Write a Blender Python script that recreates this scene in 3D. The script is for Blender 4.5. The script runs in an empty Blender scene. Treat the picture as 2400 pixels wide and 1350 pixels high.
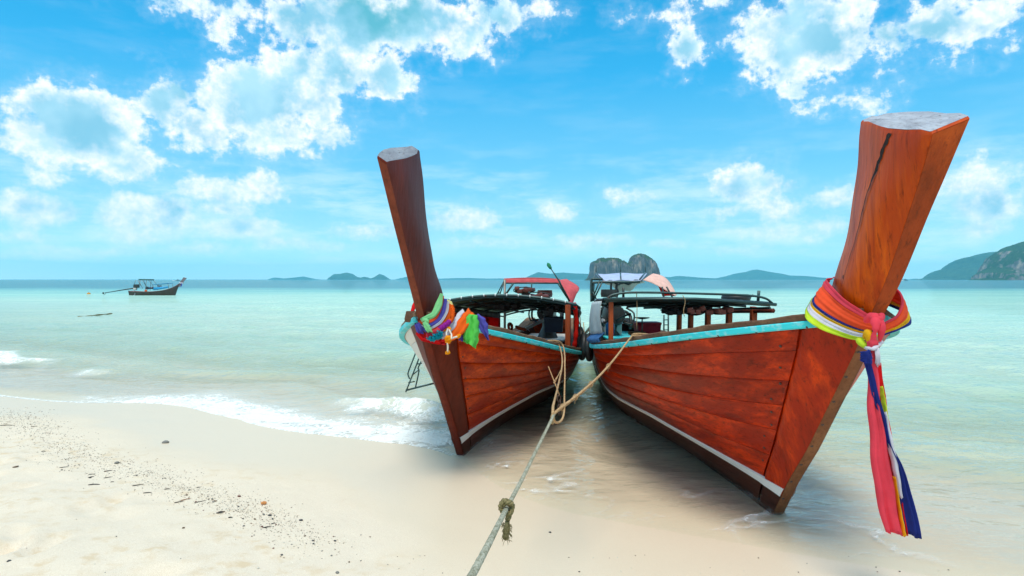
import bpy, bmesh, math, random
import numpy as np
from mathutils import Vector, Matrix

random.seed(7)
rng = np.random.default_rng(7)
S = bpy.context.scene
C = S.collection
R = math.radians

# ------------------------------------------------------------------ camera
CAM_H, FPX, CX, CY, HZ = 1.7, 1500.0, 1200.0, 675.0, 655.0
PITCH = math.atan((CY - HZ) / FPX)
cam = bpy.data.cameras.new('camera'); cam_o = bpy.data.objects.new('camera', cam); C.objects.link(cam_o)
cam.sensor_width = 36.0; cam.lens = 36.0 * FPX / 2400.0
cam_o.location = (0, 0, CAM_H); cam_o.rotation_euler = (R(90) - PITCH, 0, 0)
cam.clip_start = 0.05; cam.clip_end = 90000
S.camera = cam_o

# ------------------------------------------------------------------ world, sun, exposure
SUN_EL, SUN_AZ = 68.0, 188.0          # azimuth clockwise from +Y
W = bpy.data.worlds.new('World'); S.world = W; W.use_nodes = True
wt = W.node_tree; wn = wt.nodes; wl = wt.links
for n in list(wn): wn.remove(n)


def nd(tree, typ, **kw):
    n = tree.nodes.new(typ)
    for k, v in kw.items():
        if k == 'inp':
            for i, val in v.items(): n.inputs[i].default_value = val
        else: setattr(n, k, v)
    return n


def mth(tree, op, a, b=None, c=None, clamp=False):
    n = tree.nodes.new('ShaderNodeMath'); n.operation = op; n.use_clamp = clamp
    for i, v in enumerate((a, b, c)):
        if v is None: continue
        if hasattr(v, 'is_output'): tree.links.new(v, n.inputs[i])
        else: n.inputs[i].default_value = v
    return n.outputs[0]


def vmth(tree, op, a, b=None, c=None):
    n = tree.nodes.new('ShaderNodeVectorMath'); n.operation = op
    for i, v in enumerate((a, b, c)):
        if v is None: continue
        if hasattr(v, 'is_output'): tree.links.new(v, n.inputs[i])
        elif op == 'SCALE' and i == 1: n.inputs['Scale'].default_value = v
        else: n.inputs[i].default_value = v
    return n.outputs['Value'] if op in ('LENGTH', 'DOT_PRODUCT') else n.outputs['Vector']


def sstep(tree, v, lo, hi, a=0.0, b=1.0):
    n = tree.nodes.new('ShaderNodeMapRange'); n.interpolation_type = 'SMOOTHSTEP'
    tree.links.new(v, n.inputs['Value'])
    n.inputs['From Min'].default_value = lo; n.inputs['From Max'].default_value = hi
    n.inputs['To Min'].default_value = a; n.inputs['To Max'].default_value = b
    return n.outputs['Result']


def mix(tree, f, a, b, blend='MIX'):
    n = tree.nodes.new('ShaderNodeMix'); n.data_type = 'RGBA'; n.blend_type = blend
    for s, v in ((n.inputs[0], f), (n.inputs[6], a), (n.inputs[7], b)):
        if hasattr(v, 'is_output'): tree.links.new(v, s)
        elif isinstance(v, (int, float)): s.default_value = v
        else: s.default_value = (*v, 1) if len(v) == 3 else v
    return n.outputs[2]


def ramp(tree, f, stops, interp='LINEAR'):
    n = tree.nodes.new('ShaderNodeValToRGB'); cr = n.color_ramp; cr.interpolation = interp
    while len(cr.elements) < len(stops): cr.elements.new(0.5)
    for e, (p, c) in zip(cr.elements, stops):
        e.position = p; e.color = (*c, 1) if len(c) == 3 else c
    tree.links.new(f, n.inputs[0])
    return n.outputs[0]


def noise(tree, vec, scale, detail=4, rough=0.55, out='Fac', dims='3D'):
    n = tree.nodes.new('ShaderNodeTexNoise'); n.noise_dimensions = dims
    n.inputs['Scale'].default_value = scale; n.inputs['Detail'].default_value = detail
    n.inputs['Roughness'].default_value = rough
    if vec is not None: tree.links.new(vec, n.inputs['Vector'])
    return n.outputs[0] if out == 'Fac' else n.outputs['Color']


# clouds as (azimuth, elevation, half width, half height) in degrees
CLOUDS = [(-33.6, 10.8, 4.4, 2.9), (-36.7, 9.4, 1.8, 1.2), (-31.1, 13.4, 3.5, 1.2), (-25.6, 12.0, 2.8, 2.0), (-21.7, 14.7, 4.9, 2.8),
          (-18.4, 17.0, 3.4, 2.5), (-20.1, 11.8, 3.7, 1.6), (-16.1, 12.2, 1.6, 1.3), (-13.4, 21.0, 6.8, 2.9), (-9.0, 21.6, 3.7, 2.7),
          (-11.3, 17.0, 2.7, 2.0), (-4.5, 21.1, 3.8, 2.1), (-0.8, 22.5, 3.8, 1.5), (-25.5, 20.9, 3.6, 1.2), (-23.5, 19.4, 1.3, 0.9),
          (-27.4, 14.2, 1.3, 1.5), (-35.9, 7.2, 1.0, 0.7), (-9.8, 15.4, 1.1, 0.9), (-18.3, 21.4, 2.7, 1.7), (-36.9, 5.0, 2.0, 1.3),
          (-23.1, 7.3, 3.5, 1.1), (-29.5, 5.0, 3.0, 1.4), (-23.7, 5.7, 2.2, 0.7), (-22.9, 4.2, 2.8, 0.9), (-37.7, 3.0, 1.9, 0.5),
          (-30.1, 3.3, 2.6, 0.7), (-32.9, 2.1, 4.0, 0.4), (-36.5, 1.7, 3.0, 0.3), (15.1, 19.7, 1.6, 2.0), (13.8, 21.6, 1.4, 0.7),
          (16.6, 22.2, 2.1, 0.8), (10.7, 22.8, 0.9, 0.4), (24.6, 18.8, 4.2, 3.2), (20.9, 17.4, 1.7, 1.5), (26.6, 14.0, 2.2, 0.8),
          (27.5, 19.4, 1.8, 2.2), (21.7, 20.1, 2.6, 1.9), (34.3, 18.0, 3.9, 2.0), (30.8, 17.7, 2.1, 1.2), (37.0, 17.8, 1.6, 1.6),
          (30.3, 13.9, 0.7, 0.6), (30.1, 15.2, 0.4, 0.7), (19.9, 8.0, 2.6, 1.3), (18.9, 5.9, 1.6, 0.6), (22.8, 5.7, 1.9, 0.9),
          (27.0, 6.6, 1.4, 0.8), (26.5, 4.4, 1.6, 0.7), (19.6, 4.1, 1.8, 0.4), (25.0, 3.4, 0.8, 0.4), (35.4, 7.1, 2.2, 1.1),
          (36.9, 5.3, 1.9, 1.2), (36.2, 3.7, 1.7, 0.7), (4.2, 6.0, 1.7, 0.8), (9.8, 7.1, 1.5, 0.6), (12.4, 7.4, 0.6, 0.3),
          (-4.2, 5.3, 2.7, 1.0), (-2.3, 3.2, 2.9, 0.5), (-12.8, 4.2, 2.9, 0.6), (6.8, 3.4, 3.4, 0.6), (13.5, 3.0, 2.5, 0.4),
          (19.1, 2.6, 2.4, 0.5), (-15.6, 2.8, 2.1, 0.4),
          (-29.0, 13.2, 3.0, 1.6), (-24.5, 14.2, 3.0, 1.8), (-14.8, 17.6, 3.4, 2.0), (-17.5, 14.4, 3.0, 1.6), (-31.5, 8.9, 3.0, 1.2), (-19.5, 3.0, 3.2, 0.5), (-26.0, 2.4, 3.0, 0.5), (22.5, 4.0, 2.6, 0.6)]


def build_sky():
    t = wt
    tc = nd(t, 'ShaderNodeTexCoord').outputs['Generated']
    d = vmth(t, 'NORMALIZE', tc)
    sx = nd(t, 'ShaderNodeSeparateXYZ'); wl.new(d, sx.inputs[0])
    dx, dy, dz = sx.outputs
    az = mth(t, 'MULTIPLY', mth(t, 'ARCTAN2', dx, dy), 57.29578)
    el = mth(t, 'MULTIPLY', mth(t, 'ARCSINE', dz), 57.29578)
    cb = nd(t, 'ShaderNodeCombineXYZ'); wl.new(az, cb.inputs[0]); wl.new(el, cb.inputs[1])
    P = cb.outputs[0]
    elpos = mth(t, 'MAXIMUM', el, 0.0)
    hi = sstep(t, el, 2.0, 16.0)
    # warp the outlines
    wv = noise(t, P, 0.34, 5, 0.6, out='Color')
    wv = vmth(t, 'SUBTRACT', wv, (0.5, 0.5, 0.5))
    amp = sstep(t, el, 2.0, 18.0, 1.1, 5.2)
    ws = nd(t, 'ShaderNodeVectorMath', operation='SCALE'); wl.new(wv, ws.inputs[0]); wl.new(amp, ws.inputs['Scale'])
    wz = vmth(t, 'MULTIPLY', ws.outputs[0], (1, 1, 0))
    PW = vmth(t, 'ADD', P, wz)
    f = None
    for (a, e, ra, re) in CLOUDS:
        g_ = 1.36 if e < 9 else 1.14
        ra *= g_; re *= g_
        q = vmth(t, 'MULTIPLY_ADD', PW, (1 / ra, 1 / re, 0), (-a / ra, -e / re, 0))
        ln = vmth(t, 'LENGTH', q)
        rm = min(ra, re)
        k = mth(t, 'MULTIPLY_ADD', ln, -rm, rm)
        f = k if f is None else mth(t, 'SMOOTH_MAX', f, k, 0.35)
    # the same kind of sky goes on overhead and all round
    den = mth(t, 'ADD', mth(t, 'MAXIMUM', dz, 0.0), 0.16)
    dv = nd(t, 'ShaderNodeVectorMath', operation='SCALE'); wl.new(d, dv.inputs[0])
    wl.new(mth(t, 'DIVIDE', 1.0, den), dv.inputs['Scale'])
    gn = noise(t, dv.outputs[0], 1.15, 6, 0.55)
    out_az = sstep(t, mth(t, 'ABSOLUTE', az), 42.0, 54.0)
    out_az = mth(t, 'MULTIPLY', out_az, sstep(t, el, 3.0, 9.0))
    gm = mth(t, 'MAXIMUM', out_az, sstep(t, el, 26.0, 36.0))
    gf = mth(t, 'MULTIPLY', mth(t, 'SUBTRACT', gn, 0.43), 30.0)
    gf = mth(t, 'ADD', gf, mth(t, 'MULTIPLY', mth(t, 'SUBTRACT', gm, 1.0), 12.0))
    f = mth(t, 'MAXIMUM', f, gf)
    # ragged edges
    nf = noise(t, vmth(t, 'MULTIPLY', P, (1.0, 1.25, 1)), 0.40, 7, 0.56)
    nf2 = noise(t, P, 1.7, 8, 0.60)
    na = sstep(t, el, 1.0, 17.0, 1.0, 5.2)
    D = mth(t, 'ADD', f, mth(t, 'MULTIPLY', mth(t, 'SUBTRACT', nf, 0.5), na))
    D = mth(t, 'ADD', D, mth(t, 'MULTIPLY', mth(t, 'SUBTRACT', nf2, 0.5), mth(t, 'MULTIPLY', na, 0.28)))
    alpha = sstep(t, D, -0.25, 0.95)
    wisp = mth(t, 'MULTIPLY', sstep(t, D, -1.3, 0.7), 0.16)
    alpha = mth(t, 'MAXIMUM', alpha, wisp)
    # thick middles let less light through than the thin rims
    nlow = noise(t, P, 0.30, 4, 0.55)
    thick = sstep(t, mth(t, 'ADD', mth(t, 'ADD', f, mth(t, 'MULTIPLY', mth(t, 'SUBTRACT', nf, 0.5), 1.6)), mth(t, 'MULTIPLY', mth(t, 'SUBTRACT', nlow, 0.52), 6.5)), 0.1, 2.3)
    fine = sstep(t, nf2, 0.35, 0.68)
    rim = mix(t, fine, (0.74, 0.88, 0.96), (0.99, 1.0, 1.0))
    core = mix(t, sstep(t, noise(t, P, 0.2, 3, 0.5), 0.35, 0.65), (0.20, 0.54, 0.74), (0.42, 0.74, 0.90))
    ccol = mix(t, mth(t, 'MULTIPLY', thick, 0.95), rim, core)
    ql = vmth(t, 'LENGTH', vmth(t, 'MULTIPLY_ADD', PW, (1 / 6.0, 1 / 4.2, 0), (11.5 / 6.0, -23.0 / 4.2, 0)))
    dense = mth(t, 'MULTIPLY', sstep(t, mth(t, 'ADD', ql, mth(t, 'MULTIPLY', mth(t, 'SUBTRACT', nf, 0.5), 0.9)), 0.25, 0.95, 1.0, 0.0), thick)
    ccol = mix(t, mth(t, 'MULTIPLY', dense, 0.92), ccol, (0.10, 0.45, 0.58))
    # clear sky
    sky = nd(t, 'ShaderNodeTexSky', sky_type='NISHITA', sun_disc=False)
    sky.sun_elevation = R(SUN_EL); sky.sun_rotation = R(SUN_AZ); sky.air_density = 1.0; sky.dust_density = 0.6; sky.ozone_density = 2.0
    nish = vmth(t, 'MULTIPLY', sky.outputs[0], (0.35, 1.0, 1.15))
    grad = ramp(t, mth(t, 'DIVIDE', elpos, 60.0),
                [(0.0, (0.68, 0.98, 1.0)), (0.03, (0.50, 0.92, 1.0)), (0.075, (0.32, 0.74, 0.92)), (0.16, (0.165, 0.58, 0.90)), (0.29, (0.035, 0.42, 0.82)),
                 (0.41, (0.0, 0.32, 0.69)), (0.6, (0.0, 0.28, 0.70)), (1.0, (0.0, 0.24, 0.64))])
    base = mix(t, 0.93, nish, vmth(t, 'SCALE', grad, 10.0))
    cl10 = vmth(t, 'SCALE', ccol, 10.0)
    lowfade = sstep(t, el, 0.3, 9.0, 0.6, 1.0)
    veil = noise(t, vmth(t, 'MULTIPLY', P, (0.10, 0.42, 1)), 1.0, 7, 0.6)
    vband = mth(t, 'MULTIPLY', sstep(t, el, 0.3, 2.0), sstep(t, el, 5.0, 13.0, 1.0, 0.12))
    veil = mth(t, 'MULTIPLY', mth(t, 'MULTIPLY', sstep(t, veil, 0.44, 0.68), vband), 0.5)
    base = mix(t, veil, base, (8.6, 10.0, 10.2))
    full = mix(t, mth(t, 'MULTIPLY', alpha, lowfade), base, cl10)
    bg = nd(t, 'ShaderNodeBackground', inp={'Strength': 0.1}); wl.new(full, bg.inputs[0])
    o = nd(t, 'ShaderNodeOutputWorld'); wl.new(bg.outputs[0], o.inputs[0])


build_sky()
W.cycles.sampling_method = 'MANUAL'; W.cycles.sample_map_resolution = 1024

sun = bpy.data.lights.new('sun', 'SUN'); sun_o = bpy.data.objects.new('sun', sun); C.objects.link(sun_o)
sun.energy = 2.6; sun.angle = R(22); sun.color = (1.0, 0.92, 0.79)
sd = Vector((math.sin(R(SUN_AZ)) * math.cos(R(SUN_EL)), math.cos(R(SUN_AZ)) * math.cos(R(SUN_EL)), math.sin(R(SUN_EL))))
sun_o.rotation_euler = sd.to_track_quat('Z', 'Y').to_euler()
S.view_settings.view_transform = 'Standard'; S.view_settings.look = 'None'
S.view_settings.gamma = 1.0; S.view_settings.exposure = 0.22; S.view_settings.use_curve_mapping = False
S.render.engine = 'CYCLES'
S.cycles.use_denoising = True
S.cycles.max_bounces = 10; S.cycles.transparent_max_bounces = 24; S.cycles.volume_bounces = 1
S.cycles.caustics_reflective = False; S.cycles.caustics_refractive = False

# ------------------------------------------------------------------ helpers


def ray(px, py):
    x = (px - CX) / FPX; y = -(py - CY) / FPX
    return np.array([x, math.cos(PITCH) + y * math.sin(PITCH), -math.sin(PITCH) + y * math.cos(PITCH)])


def at(px, py, Y):
    d = ray(px, py)
    return Vector((d[0] * Y / d[1], Y, CAM_H + d[2] * Y / d[1]))


def on_ground(px, py, z=0.0):
    d = ray(px, py); k = (z - CAM_H) / d[2]
    return Vector((d[0] * k, d[1] * k, z))


class MB:
    """collects shapes that become one mesh"""

    def __init__(s): s.v = []; s.f = []

    def add(s, v, f):
        o = len(s.v); s.v += [tuple(p) for p in v]; s.f += [tuple(i + o for i in q) for q in f]; return s

    def box(s, c, size, rot=None, bev=0.0):
        x, y, z = (k / 2 for k in size)
        M = rot.to_3x3() if rot is not None else Matrix.Identity(3)
        if bev <= 0:
            p = [(-x, -y, -z), (x, -y, -z), (x, y, -z), (-x, y, -z), (-x, -y, z), (x, -y, z), (x, y, z), (-x, y, z)]
            f = [(0, 3, 2, 1), (4, 5, 6, 7), (0, 1, 5, 4), (1, 2, 6, 5), (2, 3, 7, 6), (3, 0, 4, 7)]
        else:
            b = bmesh.new(); bmesh.ops.create_cube(b, size=1.0)
            for q in b.verts: q.co = Vector((q.co.x * size[0], q.co.y * size[1], q.co.z * size[2]))
            bmesh.ops.bevel(b, geom=b.edges[:], offset=bev, segments=2, affect='EDGES', profile=0.6)
            b.verts.ensure_lookup_table(); b.verts.index_update()
            p = [q.co[:] for q in b.verts]; f = [[q.index for q in g.verts] for g in b.faces]; b.free()
        return s.add([Vector(c) + M @ Vector(q) for q in p], f)

    def tube(s, path, r, n=8, caps=True, closed=False):
        path = [Vector(p) for p in path]; m = len(path)
        rr = r if hasattr(r, '__len__') else [r] * m
        up = None; V = []; F = []
        for i in range(m):
            if closed: tg = path[(i + 1) % m] - path[i - 1]
            else: tg = path[min(i + 1, m - 1)] - path[max(i - 1, 0)]
            tg.normalize()
            if up is None:
                up = Vector((0, 0, 1)) if abs(tg.z) < 0.9 else Vector((1, 0, 0))
            a = tg.cross(up); a.normalize(); b = a.cross(tg); up = b
            for k in range(n):
                w = 2 * math.pi * k / n
                V.append(path[i] + (a * math.cos(w) + b * math.sin(w)) * rr[i])
        for i in range(m if closed else m - 1):
            j = (i + 1) % m
            for k in range(n):
                F.append((i * n + k, i * n + (k + 1) % n, j * n + (k + 1) % n, j * n + k))
        if caps and not closed:
            F.append(tuple(range(n))[::-1]); F.append(tuple((m - 1) * n + k for k in range(n)))
        return s.add(V, F)

    def grid(s, P, close_u=False):
        """P[i][j] points"""
        a = len(P); b = len(P[0]); V = [p for row in P for p in row]; F = []
        for i in range(a if close_u else a - 1):
            for j in range(b - 1):
                i2 = (i + 1) % a
                F.append((i * b + j, i2 * b + j, i2 * b + j + 1, i * b + j + 1))
        return s.add(V, F)

    def lathe(s, c, prof, n=16, axis='Z', rot=None):
        P = []
        for k in range(n):
            w = 2 * math.pi * k / n; row = []
            for (r, z) in prof:
                v = Vector((r * math.cos(w), r * math.sin(w), z))
                if axis == 'X': v = Vector((v.z, v.x, v.y))
                if axis == 'Y': v = Vector((v.x, v.z, v.y))
                if rot is not None: v = rot @ v
                row.append(Vector(c) + v)
            P.append(row)
        return s.grid(P, close_u=True)

    def build(s, name, m, parent=None, smooth=True, label=None, cat=None, group=None, kind=None, loc=None, auto=None):
        me = bpy.data.meshes.new(name); me.from_pydata([tuple(p) for p in s.v], [], s.f); me.update()
        if smooth: me.polygons.foreach_set('use_smooth', [True] * len(me.polygons))
        o = bpy.data.objects.new(name, me); C.objects.link(o)
        if m is not None: me.materials.append(m)
        if parent is not None: o.parent = parent
        if loc is not None: o.location = loc
        if auto is not None and smooth:
            b = bmesh.new(); b.from_mesh(me)
            bmesh.ops.recalc_face_normals(b, faces=b.faces)
            for e in b.edges:
                if len(e.link_faces) == 2 and e.calc_face_angle(0) > R(auto): e.smooth = False
            b.to_mesh(me); b.free()
        tag(o, label, cat, group, kind)
        return o


def tag(o, label=None, cat=None, group=None, kind=None):
    if label: o['label'] = label
    if cat: o['category'] = cat
    if group: o['group'] = group
    if kind: o['kind'] = kind
    return o


def empty(name, loc=(0, 0, 0), rz=0.0, label=None, cat=None, group=None):
    o = bpy.data.objects.new(name, None); C.objects.link(o); o.location = loc; o.rotation_euler = (0, 0, rz)
    o.empty_display_size = 0.2
    return tag(o, label, cat, group)


def spline(pts, n):
    """Catmull-Rom through points"""
    P = np.array([tuple(p) for p in pts], float); m = len(P); out = []
    Q = np.vstack([2 * P[0] - P[1], P, 2 * P[-1] - P[-2]])
    for i in range(n):
        u = i / (n - 1) * (m - 1); k = min(int(u), m - 2); t = u - k
        a, b, c, d = Q[k], Q[k + 1], Q[k + 2], Q[k + 3]
        out.append(0.5 * ((2 * b) + (c - a) * t + (2 * a - 5 * b + 4 * c - d) * t * t + (3 * b - a - 3 * c + d) * t ** 3))
    return [Vector(q) for q in out]


def sheet(mb, P, th, nudge=None):
    """double sided cloth: grid points P plus a copy shifted along the normal, edges closed"""
    P = [[Vector(p) for p in r] for r in P]; a = len(P); b = len(P[0]); N = []
    for i in range(a):
        row = []
        for j in range(b):
            du = P[min(i + 1, a - 1)][j] - P[max(i - 1, 0)][j]; dv = P[i][min(j + 1, b - 1)] - P[i][max(j - 1, 0)]
            n = du.cross(dv)
            row.append(n.normalized() if n.length > 1e-12 else Vector((0, 0, 1)))
        N.append(row)
    Q = [[P[i][j] - N[i][j] * th for j in range(b)] for i in range(a)]
    o = len(mb.v)
    mb.grid(P); mb.add([q for r in Q for q in r], [(i * b + j, i * b + j + 1, (i + 1) * b + j + 1, (i + 1) * b + j) for i in range(a - 1) for j in range(b - 1)])
    k = a * b; F = []
    for i in range(a - 1):
        F.append((o + i * b, o + k + i * b, o + k + (i + 1) * b, o + (i + 1) * b))
        F.append((o + i * b + b - 1, o + (i + 1) * b + b - 1, o + k + (i + 1) * b + b - 1, o + k + i * b + b - 1))
    for j in range(b - 1):
        F.append((o + j, o + j + 1, o + k + j + 1, o + k + j))
        F.append((o + (a - 1) * b + j, o + k + (a - 1) * b + j, o + k + (a - 1) * b + j + 1, o + (a - 1) * b + j + 1))
    mb.f += F
    return mb


# numpy value noise
_H = rng.random((256, 256))


def vnoise(x, y):
    xi = np.floor(x).astype(int); yi = np.floor(y).astype(int); fx = x - xi; fy = y - yi
    fx = fx * fx * (3 - 2 * fx); fy = fy * fy * (3 - 2 * fy)
    g = lambda a, b: _H[a & 255, b & 255]
    return (g(xi, yi) * (1 - fx) + g(xi + 1, yi) * fx) * (1 - fy) + (g(xi, yi + 1) * (1 - fx) + g(xi + 1, yi + 1) * fx) * fy


def fbm(x, y, o=5, gain=0.5):
    x = np.asarray(x, float); y = np.asarray(y, float)
    a = 1.0; s = 0; n = 0
    for k in range(o):
        s = s + a * vnoise(x * 2 ** k + 17.3 * k, y * 2 ** k + 5.7 * k); n += a; a *= gain
    return s / n


# ------------------------------------------------------------------ materials


def newmat(name):
    m = bpy.data.materials.new(name); m.use_nodes = True; t = m.node_tree
    for n in list(t.nodes): t.nodes.remove(n)
    o = t.nodes.new('ShaderNodeOutputMaterial'); b = t.nodes.new('ShaderNodeBsdfPrincipled')
    t.links.new(b.outputs[0], o.inputs[0])
    return m, t, b, o


def coords(t, scale=(1, 1, 1), rot=(0, 0, 0), kind='Object'):
    tc = t.nodes.new('ShaderNodeTexCoord'); mp = t.nodes.new('ShaderNodeMapping')
    mp.inputs['Scale'].default_value = scale; mp.inputs['Rotation'].default_value = rot
    t.links.new(tc.outputs[kind], mp.inputs[0])
    return mp.outputs[0]


def bump(t, b, h, strength=0.3, dist=0.01):
    n = t.nodes.new('ShaderNodeBump'); n.inputs['Strength'].default_value = strength; n.inputs['Distance'].default_value = dist
    t.links.new(h, n.inputs['Height']); t.links.new(n.outputs[0], b.inputs['Normal'])


def plain(name, col, rough=0.6, var=0.25, scale=8.0, metal=0.0, spec=0.5, bmp=0.15, bdist=0.004, dirt=None, sss=None, sheen=0.0):
    m, t, b, o = newmat(name)
    v = coords(t)
    n = noise(t, v, scale, 5, 0.6)
    dark = tuple(c * (1 - var) for c in col); lite = tuple(min(1, c * (1 + var * 0.6)) for c in col)
    c = mix(t, sstep(t, n, 0.3, 0.7), dark, lite)
    if dirt is not None:
        c = mix(t, sstep(t, noise(t, v, scale * 2.3, 7, 0.7), 0.55, 0.68), c, dirt)
    t.links.new(c, b.inputs['Base Color'])
    b.inputs['Roughness'].default_value = rough; b.inputs['Metallic'].default_value = metal
    b.inputs['Specular IOR Level'].default_value = spec
    if sheen: b.inputs['Sheen Weight'].default_value = sheen
    bump(t, b, noise(t, v, scale * 6, 4, 0.6), bmp, bdist)
    return m


def cloth(name, col, trans=0.25, scale=60.0):
    m, t, b, o = newmat(name)
    v = coords(t)
    n = noise(t, v, 9.0, 5, 0.6)
    c = mix(t, sstep(t, n, 0.3, 0.7), tuple(k * 0.86 for k in col), tuple(min(1, k * 1.06) for k in col))
    t.links.new(c, b.inputs['Base Color']); b.inputs['Roughness'].default_value = 0.75
    b.inputs['Specular IOR Level'].default_value = 0.1
    b.inputs['Sheen Weight'].default_value = 0.03
    w = noise(t, coords(t, (1, 1, 0.25)), scale, 4, 0.6)
    bump(t, b, w, 0.35, 0.006)
    tr = t.nodes.new('ShaderNodeBsdfTranslucent'); t.links.new(c, tr.inputs[0])
    ms = t.nodes.new('ShaderNodeMixShader'); ms.inputs[0].default_value = trans
    t.links.new(b.outputs[0], ms.inputs[1]); t.links.new(tr.outputs[0], ms.inputs[2]); t.links.new(ms.outputs[0], o.inputs[0])
    return m


def wood(name, lite, mid, dark, grain=(1.2, 14, 14), rot=(0, 0, 0), rough=0.38, stain=0.5, per_object=0.25, coat=0.25, crack=0.5, weather_shade=False):
    m, t, b, o = newmat(name)
    v = coords(t, grain, rot); v0 = coords(t)
    info = t.nodes.new('ShaderNodeObjectInfo')
    off = vmth(t, 'ADD', v, vmth(t, 'SCALE', (1, 1, 1), 1.0))
    cb = t.nodes.new('ShaderNodeCombineXYZ'); t.links.new(mth(t, 'MULTIPLY', info.outputs['Random'], 37.0), cb.inputs[0])
    t.links.new(mth(t, 'MULTIPLY', info.outputs['Random'], 11.0), cb.inputs[1])
    vv = vmth(t, 'ADD', v, cb.outputs[0])
    wv = vmth(t, 'ADD', vv, vmth(t, 'SCALE', noise(t, vv, 0.6, 3, 0.5, 'Color'), 1.6))
    g1 = noise(t, wv, 1.3, 8, 0.68)
    g2 = noise(t, vv, 5.0, 6, 0.7)
    sv = vmth(t, 'MULTIPLY', vv, (0.42, 0.42, 0.42))
    big = noise(t, sv, 0.9, 6, 0.62)
    c = mix(t, sstep(t, g1, 0.33, 0.66), mid, lite)
    c = mix(t, sstep(t, big, 0.42, 0.62), c, mid)
    c = mix(t, mth(t, 'MULTIPLY', sstep(t, noise(t, sv, 1.7, 7, 0.7), 0.50, 0.74), 0.5), c, dark)
    c = mix(t, mth(t, 'MULTIPLY', sstep(t, g2, 0.52, 0.72), 0.75), c, dark)
    c = mix(t, mth(t, 'MULTIPLY', sstep(t, noise(t, vmth(t, 'ADD', vmth(t, 'MULTIPLY', v, (0.8, 0.3, 0.3)), cb.outputs[0]), 1.6, 8, 0.72), 0.55, 0.70), stain), c, dark)
    if weather_shade:  # low aft hull: shade painted into the colour along with wet, weathered staining
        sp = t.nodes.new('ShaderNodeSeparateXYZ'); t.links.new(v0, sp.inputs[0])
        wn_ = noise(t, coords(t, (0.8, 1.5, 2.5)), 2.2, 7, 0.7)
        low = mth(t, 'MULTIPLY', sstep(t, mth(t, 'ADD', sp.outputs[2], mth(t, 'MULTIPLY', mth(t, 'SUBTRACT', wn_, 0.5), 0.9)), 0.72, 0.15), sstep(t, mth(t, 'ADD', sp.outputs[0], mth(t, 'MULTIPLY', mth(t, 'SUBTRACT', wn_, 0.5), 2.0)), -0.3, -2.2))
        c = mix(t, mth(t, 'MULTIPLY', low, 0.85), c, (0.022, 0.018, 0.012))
    hv = t.nodes.new('ShaderNodeHueSaturation'); t.links.new(c, hv.inputs['Color'])
    t.links.new(mth(t, 'MULTIPLY_ADD', info.outputs['Random'], per_object * 2, 1 - per_object), hv.inputs['Value'])
    t.links.new(hv.outputs[0], b.inputs['Base Color'])
    rr = mth(t, 'MULTIPLY_ADD', g2, 0.35, rough - 0.12)
    t.links.new(rr, b.inputs['Roughness'])
    b.inputs['Coat Weight'].default_value = coat * 0.45; b.inputs['Coat Roughness'].default_value = 0.2
    b.inputs['Specular IOR Level'].default_value = 0.16
    bump(t, b, mth(t, 'ADD', g1, mth(t, 'MULTIPLY', g2, 0.6)), crack, 0.006)
    return m


def painted(name, col, under, amount=0.6, scale=14.0, rough=0.55, along=(1, 3, 3)):
    """worn paint that shows what is beneath"""
    m, t, b, o = newmat(name)
    v = coords(t, along)
    n = noise(t, v, scale, 8, 0.68); big = noise(t, v, scale * 0.2, 3, 0.5)
    k = sstep(t, mth(t, 'ADD', n, mth(t, 'MULTIPLY', mth(t, 'SUBTRACT', big, 0.5), 0.4)), amount, amount + 0.06)
    pale = mix(t, sstep(t, noise(t, v, scale * 0.6, 5, 0.6), 0.5, 0.62), col, tuple(min(1, c * 0.72 + 0.20) for c in col))
    c = mix(t, k, pale, under)
    t.links.new(c, b.inputs['Base Color']); b.inputs['Roughness'].default_value = rough
    bump(t, b, mth(t, 'SUBTRACT', 1.0, k), 0.4, 0.003)
    return m


M = {}
M['hull'] = wood('varnished_red_hull_wood', (0.70, 0.044, 0.0), (0.30, 0.013, 0.0), (0.03, 0.003, 0.0), (0.7, 12, 12), stain=0.5, per_object=0.16, weather_shade=True)
M['hull_port'] = wood('varnished_orange_hull_wood', (0.76, 0.075, 0.0), (0.33, 0.017, 0.0), (0.03, 0.0035, 0.0), (0.7, 12, 12), stain=0.45, per_object=0.16, weather_shade=True)
M['keel'] = wood('dark_bottom_wood', (0.10, 0.024, 0.012), (0.06, 0.016, 0.008), (0.02, 0.008, 0.005), (0.7, 10, 10), stain=0.5, rough=0.5)
M['stem'] = wood('stem_board_wood', (0.76, 0.056, 0.0), (0.38, 0.017, 0.0), (0.04, 0.004, 0.0), (9, 9, 0.9), (0, R(-35), 0), stain=0.45, per_object=0.05)
M['prow_orange'] = wood('orange_varnished_prow_wood', (0.74, 0.11, 0.0), (0.47, 0.045, 0.0), (0.09, 0.010, 0.0), (7, 9, 0.7), (0, R(-25), 0), stain=0.4, per_object=0.02, rough=0.42, coat=0.15)
M['prow_red'] = wood('dark_red_prow_wood', (0.20, 0.022, 0.005), (0.12, 0.013, 0.004), (0.035, 0.007, 0.003), (9, 9, 0.7), (0, R(-25), 0), stain=0.6, per_object=0.02, rough=0.5, coat=0.1)
M['front_orange'] = wood('worn_orange_prow_front', (0.52, 0.088, 0.012), (0.34, 0.05, 0.008), (0.09, 0.02, 0.006), (7, 9, 0.7), (0, R(-25), 0), stain=0.55, per_object=0.0, rough=0.5, coat=0.1)
M['front_red'] = wood('worn_brown_prow_front', (0.27, 0.062, 0.03), (0.19, 0.04, 0.02), (0.07, 0.02, 0.01), (9, 9, 0.7), (0, R(-25), 0), stain=0.4, per_object=0.0, rough=0.5, coat=0.1)
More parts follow.
